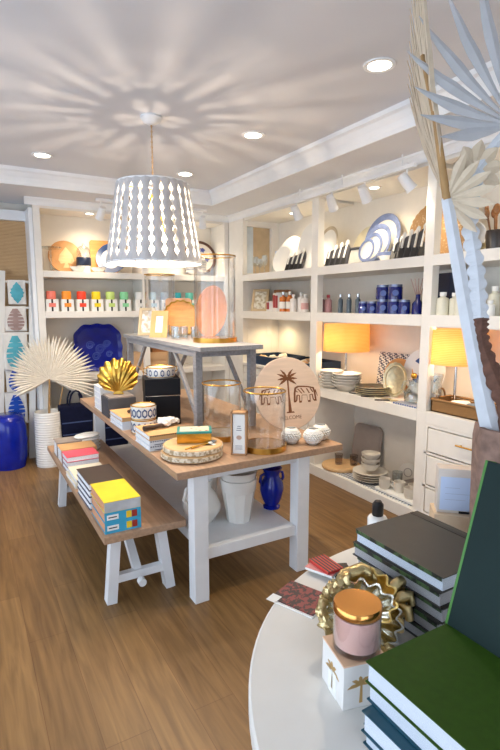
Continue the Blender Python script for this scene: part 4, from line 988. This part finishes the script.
for x, y, lb in ((1.12, 5.54, 'small white bowl in front of the spade board'), (1.34, 5.54, 'grey white bowl in front of the orange brown board')):
    solo('bowl', lb, 'bowl', MB().lathe([(0, 0), (.04, 0), (.07, .035), (.08, .055), (.075, .055), (.065, .035), (0, .01)], 28), CERW, (x, y, T1), 0, 'small bowls on the back shelf', smooth=50)
plate((2.62, 5.70, T1 + .02), .215, lean(14, -14), 'brown rimmed plate with blue flowers right of the pendant shade', mat('cream floral glaze', 'd9d2c6', .3), mat('mottled brown glaze', '5a3a2e', .3, var=.4, scale=30), None, rimw=.15)
fp = [o for o in COL.objects if o.get('label', '').startswith('brown rimmed plate')][0]
for a, b in ((-.08, .3), (.05, .32), (.1, .2), (-.03, .2)):
    MB().at((a, b, .008)).prism([(.036 * (.8 + .2 * math.cos(5 * q * PI / 15)) * math.cos(q * PI / 15), .036 * (.8 + .2 * math.cos(5 * q * PI / 15)) * math.sin(q * PI / 15)) for q in range(30)], 0, .002).build('blue_flower', mat('violet blue flower', '4d5490', .4), fp)
stack_plates((2.52, 5.58, T1), .13, 5, .03, ords(5, 'blue rimmed bowl stacked in front of the brown rimmed plate'), CERW, 'blue rimmed bowls on the back shelf', [(0, 0), (.06, 0), (.115, .045), (.13, .06), (.125, .06), (.11, .046), (0, .008)], 'bowl', 'bowl', BLUERIM)
HUES = [('coral pink', 'ec7f6e'), ('orange', 'f5962c'), ('bright red', 'ea4326'), ('yellow', 'ecd21c'), ('lime green', 'c3dc7c'), ('mint green', '8ad7a0'), ('white', 'e6e6e2'), ('pale blue', 'bcd6e0'), ('silver grey', 'aab4ba'), ('teal', '2aa3ab'), ('sea green', '5fb7a8')]
for i, (hn, hx) in enumerate(HUES):
    x = .835 + .1545 * i + (.02 if i > 5 else 0)
    t = thing('boxed_candle', hn + ' lidded candle in a white box on the back shelf', 'candle', (x, 5.53, T2), 0, 'boxed candles in colours')
    MB().box((-.062, -.062, 0), (.062, .062, .125)).build('box_body', PAPER, t, bevel=.002)
    m = mat(hn + ' candle', hx, .4, var=.04)
    MB().lathe([(0, .125), (.046, .125), (.048, .13), (.048, .2), (.042, .21), (0, .212)], 28).build('candle_top', m, t, smooth=40)
    MB().box((-.009, -.0635, 0), (.009, -.062, .125)).build('ribbon', BLACK, t)
    MB().box((-.034, -.0655, .045), (.034, -.0635, .085)).build('label_panel', m, t)
# counter of the back shelving
t = thing('scalloped_tray', 'large cobalt blue scalloped tray standing upright on the back shelving', 'tray', (1.34, 5.66, T3), lean(9, 0))
pts = []
for i in range(96):
    a = 2 * PI * i / 96; k = (abs(math.cos(a)) ** 3.2 + abs(math.sin(a)) ** 3.2) ** (-1 / 3.2)
    pts.append((.27 * k * math.cos(a) * (1 + .022 * math.cos(12 * a)), .27 + .27 * k * math.sin(a) * (1 + .022 * math.cos(12 * a))))
CT = mat('cobalt lacquer', '071a86', .25, var=.2, coat=.15, spec=.3)
MB().prism(pts, -.015, 0).build('tray_body', CT, t, bevel=.004)
ins = [((x) * .84, .27 + (y - .27) * .84) for x, y in pts]
mb = MB()
for i in range(96):
    j = (i + 1) % 96; v = [mb.v((*p, z)) for p, z in ((pts[i], .0), (pts[j], .0), (pts[j], .02), (pts[i], .02), (ins[i], .0005), (ins[j], .0005))]
    mb.face([v[3], v[2], v[5], v[4]]); mb.face([v[0], v[1], v[2], v[3]])
mb.build('raised_rim', CT, t)
mb = MB()
for (cx, cy, r0) in ((-.09, .30, .05), (.02, .25, .06), (.1, .31, .045), (-.03, .17, .05), (.12, .19, .04)):
    mb.tube([(cx + r0 * (1 - q / 30) * math.cos(q * .55), cy + r0 * (1 - q / 30) * math.sin(q * .55), .002) for q in range(24)], .003, 6)
mb.build('painted_scrolls', mat('mid blue scroll', '4f6cc0', .3), t)
solo('kraft_box', 'tan wooden crate right of the blue scalloped tray, behind the riser', 'box', MB().box((0, 0, 0), (.42, .26, .2)).box((.02, -.008, .03), (.40, 0, .085)).box((.02, -.008, .115), (.40, 0, .17)), KRAFT, (1.68, 5.5, T3), 0)
solo('kraft_box', 'tan wooden crate stacked on another, behind the riser', 'box', MB().box((0, 0, 0), (.36, .24, .19)).box((.02, -.008, .03), (.34, 0, .16)), WOODD, (1.92, 5.52, T3 + .2), 0)
def tote(loc, w, h, d, rz, label):
    t = thing('tote_bag', label, 'bag', loc, R(rz), 'navy bags under the back shelving')
    MB().prism([(x, y) for x, y in [(-w * .42, 0), (w * .42, 0), (w * .5, h), (-w * .5, h)]], -d / 2, d / 2).build('bag_body', NAVYF, t, bevel=.02)
    for o in t.children: o.rotation_euler = (PI / 2, 0, 0)
    for s_ in (-1, 1): MB().tube([(-w * .2, s_ * d * .4, h * .95)] + [(w * .2 * -math.cos(PI * i / 8), s_ * d * .4, h + .15 * math.sin(PI * i / 8)) for i in range(9)] + [(w * .2, s_ * d * .4, h * .95)], .01, 8).build('strap', NAVYF, t, smooth=60)
    mb = MB()
    for k in range(3): mb.box((-w * .45, -d / 2 - .004, h * (.3 + .2 * k)), (w * .45, -d / 2, h * (.3 + .2 * k) + .012))
    mb.build('woven_stripe', mat('blue grey stripe', '3a4a74', .8), t)
tote((.98, 5.28, 0), .34, .62, .16, 0, 'navy bag standing behind the white ribbed pot')
tote((1.36, 5.30, 0), .36, .66, .16, 0, 'navy bag standing behind the far end of the bench')

for o in set(COL.objects) - BEFORE:
    if o.parent is None: o.location.y += DYB
# --- ladder with tea towels, blue stool, white pot with palm leaf
LY = 5.74
t = thing('blanket_ladder', 'white wooden ladder hung with printed tea towels, by the woven shade', 'ladder', (.505, LY, 0))
MB().beam((-.11, 0.09, 2.00), (-.25, .02, 0), .065, .045, (0, 1, 0)).build('rail', WHITE, t, bevel=.002)
MB().beam((.180, .09, 2.00), (.065, .02, 0), .065, .045, (0, 1, 0)).build('rail', WHITE, t, bevel=.002)
def rail_y(z): return .09 - .07 * (2.0 - z) / 2.0
def rail_x(z, s): return (-.11 - .14 * (2.0 - z) / 2.0) if s < 0 else (.180 - .115 * (2.0 - z) / 2.0)
RUNGS = [1.89, 1.62, 1.35, 1.0, .72, .40]
for z in RUNGS: MB().tube([(rail_x(z, -1), rail_y(z), z), (rail_x(z, 1) + .03, rail_y(z), z)], .014, 10).build('rung', WHITE, t, smooth=60)
def monstera(w, h, split=True):
    """leaf print outline: a heart shaped leaf with deep slits, or a small lobed leaf"""
    R_ = []
    n = 60
    for i in range(n + 1):
        u = i / n; prof = w * .5 * (math.sin(PI * min(1, u ** 1.25 * .93 + .04)) ** .6 if split else math.sin(PI * (u * .96 + .02)) ** 1.1)
        ph = (u * 6.5) % 1
        if split: k = .30 if (.0 < ph < .22 and .18 < u < .92) else 1 - .06 * math.sin(PI * ph)
        else: k = 1 - .18 * abs(math.sin(PI * 6 * u))
        R_.append((prof * k, h * (1 - u) - (prof * .18 if split else 0)))
    return R_ + [(-x, y) for x, y in R_[::-1]]
def towel(z, L_, w, dx, m, label, split, rz=0):
    t = thing('tea_towel', label, 'towel', (.505 + dx, LY + rail_y(z) - .018, z + .016), (R(-4), 0, R(rz)), None)
    mb = MB(); N_ = 14
    for (sx) in (0,):
        A, B = [], []
        for i in range(9):
            x = -w / 2 + w * i / 8
            A.append([mb.v((x, .006 * math.sin(i * 1.7) * (j / N_), -L_ * j / N_)) for j in range(N_ + 1)])
        for i in range(8):
            for j in range(N_): mb.face([A[i][j], A[i + 1][j], A[i + 1][j + 1], A[i][j + 1]])
    o = mb.build('cloth', mat('white linen', 'ebe6de', .9), t, smooth=60); s2 = o.modifiers.new('solid', 'SOLIDIFY'); s2.thickness = .004
    f = MB(); f.box((-w / 2, -.0, -.003), (w / 2, .045, .003)); f.box((-w / 2, .04, -.22), (w / 2, .045, .003)); f.build('folded_back', mat('white linen', 'ebe6de', .9), t)
    MB().at((0, -.008, -L_ * .96), (PI / 2, 0, 0)).prism(monstera(w * .82, L_ * .88, split), 0, .003).build('leaf_print', m, t)
TEAL = mat('teal print', '5ab0c0', .9, var=.15); TAUPE = mat('taupe print', 'a98f88', .9, var=.15); BLUP = mat('royal blue print', '1d4fb4', .9, var=.15)
towel(1.89, .25, .17, .02, TEAL, 'tea towel with a small teal leaf on the top rung', False)
towel(1.62, .26, .21, -.01, TAUPE, 'tea towel with a taupe leaf print on the second rung', True)
towel(1.35, .40, .24, -.03, TEAL, 'tea towel with a large teal leaf print on the third rung', True, 4)
towel(1.0, .28, .20, -.04, BLUP, 'tea towel with a blue leaf print behind the palm leaf', True)
towel(.72, .34, .21, -.06, BLUP, 'tea towel with a royal blue leaf above the blue stool', True)
t = thing('garden_stool', 'glossy cobalt blue ceramic drum stool standing on the floor', 'stool', (.335, 5.55, 0))
MB().lathe([(0, 0), (.15, 0), (.155, .02), (.175, .14), (.182, .28), (.175, .42), (.155, .53), (.14, .545), (0, .55)], 48).build('body', COB, t, smooth=50)
MB().ring(.155, .006, .06, 48, 8).ring(.158, .006, .5, 48, 8).build('raised_band', COB, t, smooth=60)
t = thing('planter_pot', 'tall white ribbed pot holding the dried palm leaf', 'pot', (.71, 5.43, 0))
prof = [(0, 0), (.135, 0)]
for i in range(44): prof += [(.135 + (.004 if i % 2 else 0), .01 + i * .0125)]
prof += [(.135, .565), (.125, .565), (.12, .03), (0, .02)]
MB().lathe(prof, 48).build('body', CERW, t, smooth=30)

def fan_leaf(n, m, parent, L_, a0, a1, blades, w, fused=.55, tilt=.35, fold=.5, curl=0., jit=.0, seed=1, lenf=None):
    """fan palm leaf: folded blades from a hub, joined near the hub and free at the tips; local XZ plane, fold along Y"""
    rnd = random.Random(seed); mb = MB()
    for k in range(blades):
        a = R(a0 + (a1 - a0) * k / (blades - 1)) + rnd.uniform(-jit, jit)
        Lk = L_ * (lenf((k / (blades - 1))) if lenf else 1) * rnd.uniform(.95, 1.03)
        d = Vector((math.sin(a), 0, math.cos(a))); s = Vector((math.cos(a), 0, -math.sin(a)))
        rows = []
        N_ = 9
        for i in range(N_ + 1):
            u = i / N_
            ww = w * (min(1, u / fused) if u < fused else max(0.02, 1 - ((u - fused) / (1 - fused)) ** 1.4))
            yb = -curl * u * u * L_ + rnd.uniform(-.002, .002)
            c = d * (Lk * u); ww2 = ww * L_ * math.radians(abs(a1 - a0) / blades) * .62 * fused * 1.7
            f = fold * ww2
            rows.append([mb.v(c - s * ww2 + Vector((0, yb + f, 0))), mb.v(c + Vector((0, yb - f * .6, 0))), mb.v(c + s * ww2 + Vector((0, yb + f, 0)))])
        for i in range(N_):
            for q in range(2): mb.face([rows[i][q], rows[i][q + 1], rows[i + 1][q + 1], rows[i + 1][q]])
    o = mb.build(n, m, parent); s2 = o.modifiers.new('solid', 'SOLIDIFY'); s2.thickness = .0022
    return o
t = thing('palm_leaf', 'cream dried fan palm leaf standing in the white ribbed pot', 'dried leaf', (.71, 5.415, .03))
MB().tube([(0, .0, 0), (.01, .0, .5), (.03, -.01, .87)], .017, 8, .009).build('stem', STEMW, t, smooth=60)
lf = fan_leaf('leaf_fan', PALMW, t, .48, -112, 118, 46, 1.0, .55, fold=.6, jit=.02, seed=3, lenf=lambda u: .80 + .28 * u)
lf.location = (.03, -.01, .87); lf.rotation_euler = (R(-8), 0, R(10))
tst = thing('palm_leaf', 'second thin palm stem standing in the white ribbed pot', 'dried leaf', (.76, 5.43, .03))
MB().tube([(0, 0, 0), (.05, 0, .5), (.13, .02, .85)], .008, 8, .006).build('stem', STEMW, tst, smooth=60)

# ------------------------------------------------------------------ foreground round table
FT = .76; CXT, CYT, RT = 1.235, .511, .82
t = thing('round_table', 'large round white table in the foreground holding books and a candle', 'table', (CXT, CYT, 0))
MB().lathe([(0, FT - .05), (RT - .006, FT - .05), (RT, FT - .044), (RT, FT - .006), (RT - .006, FT), (0, FT)], 128).build('tabletop', mat('white lacquer', 'dedcd6', .5, var=.02, coat=.0), t, smooth=30)
MB().lathe([(0, 0), (.36, 0), (.36, .03), (.12, .08), (.08, .2), (.075, .5), (.11, .66), (.2, FT - .05), (0, FT - .05)], 40).build('pedestal', FRM, t, smooth=40)

GRN = mat('bottle green book cloth', '2c4a0c', .65, spec=.2, var=.1, scale=60, bump=.05); GRNB = mat('blue green board edge', '12495a', .5)
BLP = two_tone('cool white page edge', 'dfe6ee', 'b9c3d2', 'wave', 220, .6)
DGR = mat('deep green jacket', '0a2422', .6, var=.06, spec=.25); LGR = mat('leaf green edge', '3f7a2a', .5)
for k in range(4):
    dx = (0, -.012, .004, 0)[k]
    b = book(.27, .34, .046, GRN if k == 3 else GRNB, ('lowest green book in the front stack on the round table', 'second green book from the bottom of the front stack', 'third green book from the bottom, right under the top one', 'topmost dark green book of the front stack on the round table')[k], (.655 + dx, .335 + dx, FT + k * .0463), (0, 1, -1, 0)[k], 'green books on the round table', BLP, '+X')
    if k == 3:
        pass
b = thing('book', 'dark green book standing upright and leaning, behind the front green stack', 'book', (.893, .415, FT + .1855), (0, R(16.5), 0), None)
MB().box((0, 0, 0), (.0035, .262, .375)).box((.032, 0, 0), (.0355, .262, .375)).box((.0035, 0, 0), (.032, .004, .375)).build('cover', DGR, b, bevel=.001)
MB().box((.0035, .004, .004), (.032, .256, .371)).build('pages', BLP, b)
MB().box((-.0006, .2565, 0), (.0352, .2625, .3755)).build('green_edge', LGR, b)
GC = mat('charcoal book cover', '35322f', .5, var=.06, scale=30)
PHO = two_tone('printed jacket photo edge', '1c211c', '46603a', 'noise', 30, .4)
GPG = two_tone('grey page edges', 'b9b9bc', '8f8f93', 'wave', 200, .6)
for k in range(5):
    b = book(.27, .325, .042, GC, ('lowest charcoal book in the stack beside the gold clam', 'second charcoal book from the bottom of its stack', 'middle charcoal book of the stack beside the gold clam', 'fourth charcoal book from the bottom of its stack', 'topmost charcoal book with plain dark cover')[k], (1.005 + (.003, -.004, .002, -.003, 0)[k], .775 + (0, .004, -.003, .003, 0)[k], FT + k * .0422), (1, 0, -.5, .5, 0)[k], 'charcoal books on the round table', BLP if k == 4 else GPG, '+X')
    MB().box((-.0012, .004, .030), (0, .32, .042)).build('jacket_photo', PHO, b)
    if k == 4: MB().box((.235, .0, .042), (.25, .325, .0435)).build('spine_groove', BLACK, b)

# candle on its box
ang = R(-13)
t = thing('gift_box', 'white and peach candle box with gold palm motif on the round table', 'box', (.736, .798, FT), ang)
MB().box((-.054, -.054, 0), (.054, .054, .104)).build('box_body', mat('white gift board', 'e6e4e0', .5, var=.02), t, bevel=.0015)
MB().box((-.0545, -.0545, .104), (.0545, .0545, .108)).build('peach_lid', mat('peach board', 'e6bf9c', .5, var=.03), t, bevel=.001)
GF = mat('gold foil print', 'c9a468', .35, .5)
def motif(rot, loc):
    mb = MB().at(loc, rot)
    mb.prism([(-.004, -.04), (.004, -.04), (.003, .004), (-.002, .004)], 0, .0008)
    for a in (20, 60, 95, 130, 165): 
        ca, sa = math.cos(R(a)), math.sin(R(a)); L2 = .036
        pts = [(L2 * u * ca - w_ * sa, .003 + L2 * u * sa - .014 * u * u + w_ * ca) for u, w_ in ((0, 0), (.3, .005), (.7, .004), (1, 0), (.7, -.004), (.3, -.004))]
        mb.prism(pts, 0, .0008)
    return mb
o = motif((PI / 2, 0, 0), (-.01, -.054, .052)).build('palm_motif', GF, t); o = motif((PI / 2, 0, -PI / 2), (-.054, 0, .055)).build('palm_motif', GF, t)
MB().box((-.0548, -.020, .0), (-.054, .020, .06)).build('side_label', PAPER, t)
t = thing('candle', 'pink candle in glass with a shiny gold lid on the white box', 'candle', (.741, .796, FT + .108))
MB().lathe([(0, .014), (.051, .014), (.0515, .018), (.0515, .086), (0, .086)], 48).build('pink_wax', mat('blush pink wax', 'ecc3b8', .35, var=.03), t, smooth=40)
MB().lathe([(0, 0), (.050, 0), (.0545, .005), (.0545, .092), (.0525, .092), (.0525, .013), (0, .011)], 48).build('glass_cup', glass('candle glass', (.99, .97, .97), 1.5), t, smooth=40)
MB().lathe([(0, .092), (.0555, .092), (.0555, .108), (.053, .111), (0, .1112)], 48).build('lid', mat('rose gold metal', 'd99a55', .18, 1.), t, smooth=40)

# gold clam
t = thing('clam_shell', 'ornate gold clam shell behind the pink candle', 'shell', (.888, .925, FT))
t.scale = (1.08, 1.08, 1.25)
FRILL0 = mat('antique gold', 'cfb06a', .3, 1., var=.2, scale=50, bump=.5)
def valve(n, m, loc, rot, r, h, lob):
    mb = MB(); prof = [(0, 0), (r * .45, h * .06), (r * .8, h * .38), (r * .97, h * .8), (r, h), (r * .94, h * 1.0), (r * .9, h * .78), (r * .72, h * .42), (r * .4, h * .14), (0, h * .09)]
    mb.lathe(prof, 96, False, 1.05, .8, lob, .085)
    o = mb.build(n, m, t, smooth=70); o.location = loc; o.rotation_euler = rot
    return o
valve('lower_valve', mat('pale bright gold', 'd9d6c8', .2, 1., var=.12, scale=30, bump=.4), (-.018, .0, .055), (R(62), R(8), R(-42)), .088, .05, 15)
valve('upper_valve', FRILL0, (.035, .015, .05), (R(48), R(-10), R(-70)), .085, .055, 13)
mb = MB(); rnd = random.Random(5)
q = Euler((R(62), R(8), R(-42))).to_matrix()
for i in range(12, 33):
    an = 2 * PI * i / 36
    p = q @ Vector((.092 * math.cos(an), .074 * math.sin(an), .048 + .006 * rnd.random())) + Vector((-.018, 0, .055))
    if p.z > .012: mb.at(p, (rnd.random(), rnd.random(), an)).blob(rnd.uniform(.008, .014), .4, 2, (1, .75, 1.3), i)
FRILL = mat('antique champagne gold', 'cbb787', .3, 1., var=.2, scale=50, bump=.6)
mb.build('knobbly_frill', FRILL, t, smooth=60); mb = MB()
mb = MB()
for k in range(7):
    a0 = -1.9 + k * .55; c0 = Vector((.065 + .035 * math.cos(a0), .0 + .055 * math.sin(a0), .03 + .075 * (1 - abs(k - 3) / 4)))
    mb.tube([c0 + Vector((-.03 * math.cos(a0), -.03 * math.sin(a0), -.02)), c0, c0 + Vector((.016 * math.cos(a0), .016 * math.sin(a0), .006)), c0 + Vector((.02 * math.cos(a0), .02 * math.sin(a0), -.014))], .017, 10, .011)
mb.tube([(-.075, .03, .10), (-.03, .045, .128), (.02, .04, .132), (.06, .02, .112), (.085, -.01, .075)], .016, 10, .02)
mb.build('curled_lip', FRILL, t, smooth=60)

# notebooks and swatches
MAR = two_tone('maroon scribble print', '8a3b3c', '3a2226', 'noise', 75, .5, sharp=(.47, .53))
b = thing('notebook', 'maroon patterned notebook lying on the white table edge', 'notebook', (.752, 1.198, FT), R(23))
MB().box((.008, -.152, .003), (.128, -.002, .006)).build('cover', MAR, b); MB().box((0, -.155, 0), (.127, 0, .003)).build('pages', PAPER, b); MB().box((-.008, -.03, .006), (.03, .002, .007)).build('paper_band', PAPER, b)
SWR = two_tone('red black stripe', 'c43c34', '1b1718', 'wave', 26, .5, bands='X')
for i, (rz, m, lb, dx) in enumerate(((10, SWR, 'striped red and black notebook, top of the small fan', .0), (34, mat('pink print', 'd88a86', .5), 'pink notebook in the small fan behind the maroon one', .01), (-14, BLACK, 'black notebook in the small fan behind the maroon one', .02))):
    b = thing('notebook', lb, 'notebook', (.975 + dx, 1.19 - dx, FT + (2 - i) * .0105), R(rz - 10), 'small fanned notebooks')
    MB().box((0, 0, 0), (.062, .10, .009)).build('pages', PAPER if i else mat('red page edge', 'c2352f', .5), b); MB().box((-.001, -.001, .009), (.063, .101, .0104)).build('cover', m, b)
# jar with black cap, card display
bt = thing('bottle', 'white jar with a black cap behind the charcoal books', 'bottle', (1.278, 1.283, FT))
MB().lathe([(0, 0), (.033, 0), (.036, .006), (.036, .113), (.03, .122), (.02, .125), (0, .125)], 28).build('jar_body', CERW, bt, smooth=40)
MB().lathe([(.0, .125), (.019, .125), (.0205, .128), (.0205, .168), (.017, .172), (.012, .18), (0, .181)], 24).build('cap', BLACK, bt, smooth=40)
kx, ky = 1.53, 1.135
solo('kraft_box', 'pale kraft box under the white card holder on the round table', 'box', MB().box((-.09, -.055, 0), (.09, .055, .145)), mat('pale kraft', 'd8bfa0', .7), (kx, ky, FT), R(-42), bevel=.002)
t = thing('card_holder', 'white card in a clear block holder standing on the kraft box', 'sign', (kx - .005, ky + .0, FT + .145), R(-42))
MB().box((-.075, -.03, 0), (.075, .03, .165)).build('holder_block', mat('pale frosted block', 'd9cfc4', .3), t, bevel=.002)
c = MB().box((-.066, -.032, .012), (.075, -.0302, .135)).build('card', mat('pale blue card', 'c3d3ee', .6, var=.02), t)
for i, w_ in enumerate((.05, .085, .07)): MB().box((-.05, -.0325, .095 - i * .022), (-.05 + w_, -.032, .0962 - i * .022)).build('printed_line', mat('pale grey print', 'a6b2c8', .7), c)
MB().box((-.0, -.034, .002), (.06, -.031, .010)).build('dark_strip', BLACK, c)

# ------------------------------------------------------------------ palm sculpture
PXX, PYY = 1.545, .93
t = thing('planter_pot', 'rough brown bark pot behind the leaning green book', 'pot', (PXX, PYY, FT))
MB().lathe([(0, 0), (.12, 0), (.135, .2), (.14, .46), (.135, .5), (.12, .5), (.115, .45), (0, .4)], 40, False, 1, 1, 9, .03).build('body', mat('taupe bark', '8a6f62', .9, var=.35, scale=22, bump=.8), t, smooth=60)
def petiole(n, m, parent, pts, w0, w1, th=.012, teeth=0, amp=.008, facing=(-.55, -.83, 0)):
    """flat stalk through the points with scalloped edges"""
    f = Vector(facing).normalized(); mb = MB(); pts = [Vector(p) for p in pts]
    seg = []
    N_ = 60
    for i in range(N_ + 1):
        u = i / N_ * (len(pts) - 1); k = min(int(u), len(pts) - 2); q = u - k
        p0, p1 = pts[max(k - 1, 0)], pts[min(k + 2, len(pts) - 1)]; a, b = pts[k], pts[k + 1]
        c = .5 * ((2 * a) + (b - p0) * q + (2 * p0 - 5 * a + 4 * b - p1) * q * q + (3 * a - p0 - 3 * b + p1) * q ** 3)
        seg.append(c)
    rows = []
    for i, c in enumerate(seg):
        u = i / N_; tdir = (seg[min(i + 1, N_)] - seg[max(i - 1, 0)]).normalized(); s = tdir.cross(f).normalized()
        w = w0 + (w1 - w0) * u
        e = amp * abs(math.sin(PI * teeth * u)) if teeth else 0
        rows.append([mb.v(c - s * (w + e) ), mb.v(c + f * th), mb.v(c + s * (w + e)), mb.v(c - f * th * .4)])
    for i in range(N_):
        for q in range(4): mb.face([rows[i][q], rows[i][(q + 1) % 4], rows[i + 1][(q + 1) % 4], rows[i + 1][q]])
    mb.face(rows[0]); mb.face(rows[-1][::-1])
    return mb.build(n, m, parent)
Z0 = FT + .405
def rel(p, b): return tuple(p[i] - b[i] for i in range(3))
# leaf seen edge-on, leftmost
B1 = (1.475, .955, Z0)
t = thing('palm_leaf', 'white palm stalk with a cream leaf nearly edge on, leftmost in the bark pot', 'palm leaf', B1)
petiole('stalk', PETI, t, [(0, 0, 0), rel((1.445, .995, 1.33), B1), rel((1.405, 1.06, 1.65), B1), rel((1.375, 1.129, 1.99), B1)], .036, .018, .010, 0)
HUB1 = rel((1.375, 1.129, 1.985), B1)
MB().tube([HUB1, rel((1.332, 1.15, 2.22), B1), rel((1.303, 1.19, 2.42), B1)], .013, 8, .007).build('rib', STEMW, t, smooth=60)
VIEW = Vector((.80, .58, 0)).normalized()
lf = fan_leaf('leaf_fan', PALMC, t, .76, -8, 44, 16, .62, .40, fold=.9, seed=8, curl=.02)
lf.location = HUB1; lf.rotation_euler = (Matrix.Rotation(R(-11), 3, VIEW) @ Matrix.Rotation(R(48), 3, 'Z')).to_euler()
lf = fan_leaf('drooping_leaflets', PALMC, t, .135, 15, 140, 7, .5, .72, fold=.3, seed=13, curl=.35)
lf.location = HUB1; lf.rotation_euler = (R(6), 0, R(-38))
# front leaf
B2 = (1.545, .90, Z0)
t = thing('palm_leaf', 'scalloped palm stalk with brown bark foot and a bluish white fan leaf', 'palm leaf', B2)
petiole('bark_foot', BARK, t, [(0, 0, 0), rel((1.482, .962, 1.36), B2), rel((1.445, 1.02, 1.52), B2), rel((1.44, 1.03, 1.61), B2)], .024, .020, .014, 13, .010)
petiole('stalk', PETI, t, [rel((1.44, 1.03, 1.60), B2), rel((1.437, 1.05, 1.75), B2), rel((1.44, 1.09, 1.93), B2), rel((1.455, 1.085, 2.08), B2)], .020, .016, .012, 13, .012)
HUB2 = rel((1.53, 1.02, 2.205), B2)
petiole('stalk_tip', PETI, t, [rel((1.455, 1.085, 2.07), B2), rel((1.49, 1.06, 2.14), B2), HUB2], .016, .014, .010, 0)
lf = fan_leaf('leaf_fan', PALMB, t, .475, -112, 118, 16, .31, .54, fold=.22, seed=11, curl=.12, lenf=lambda u: .55 + .55 * min(1, u / .42) if u < .5 else 1.1)
lf.location = HUB2; lf.rotation_euler = (R(-12), R(6), R(-32))
lf = fan_leaf('drooping_leaflets', PALMC, t, .085, -120, 120, 7, .6, .7, fold=.3, seed=13, curl=.25)
lf.location = rel((1.452, 1.088, 2.075), B2); lf.rotation_euler = (R(8), 0, R(-30))
# right stalk, mostly out of the frame
B3 = (1.615, .93, Z0)
t = thing('palm_leaf', 'broad bluish white palm stalk at the frame edge in the bark pot', 'palm leaf', B3)
petiole('stalk', PETI, t, [(0, 0, 0), rel((1.58, .93, 1.5), B3), rel((1.56, .955, 1.8), B3), rel((1.62, .93, 2.1), B3)], .05, .03, .012, 16, .008)
solo('bark_fibre', 'ragged brown bark fibre wrapped round the palm stalks above the pot', 'bark', MB().lathe([(.10, 0), (.112, .06), (.105, .15), (.085, .2), (.08, .19), (.1, .14), (.106, .06), (.095, 0)], 36, True, 1, 1, 7, .08), BARK, (1.575, .905, FT + .46), 0, smooth=60)

# ------------------------------------------------------------------ daylight, camera, view
w = bpy.data.worlds.new('daylight'); S.world = w; w.use_nodes = True
w.node_tree.nodes['Background'].inputs[0].default_value = (.72, .84, 1, 1); w.node_tree.nodes['Background'].inputs[1].default_value = 2.6
cam = bpy.data.cameras.new('camera'); co = bpy.data.objects.new('camera', cam); COL.objects.link(co)
cam.sensor_fit = 'VERTICAL'; cam.sensor_height = 36; cam.lens = 500 / 750 * 36; cam.clip_start = .05
co.location = (0, 0, 1.65); co.rotation_euler = (R(90 - 7.9696), 0, R(-29.873))
S.camera = co
S.view_settings.view_transform = 'Standard'; S.view_settings.look = 'None'; S.view_settings.exposure = .55; S.view_settings.gamma = 1; S.view_settings.use_curve_mapping = False
S.cycles.max_bounces = 10; S.cycles.transparent_max_bounces = 24; S.cycles.sample_clamp_indirect = 6; S.cycles.caustics_reflective = False; S.cycles.caustics_refractive = False
S.cycles.use_denoising = True
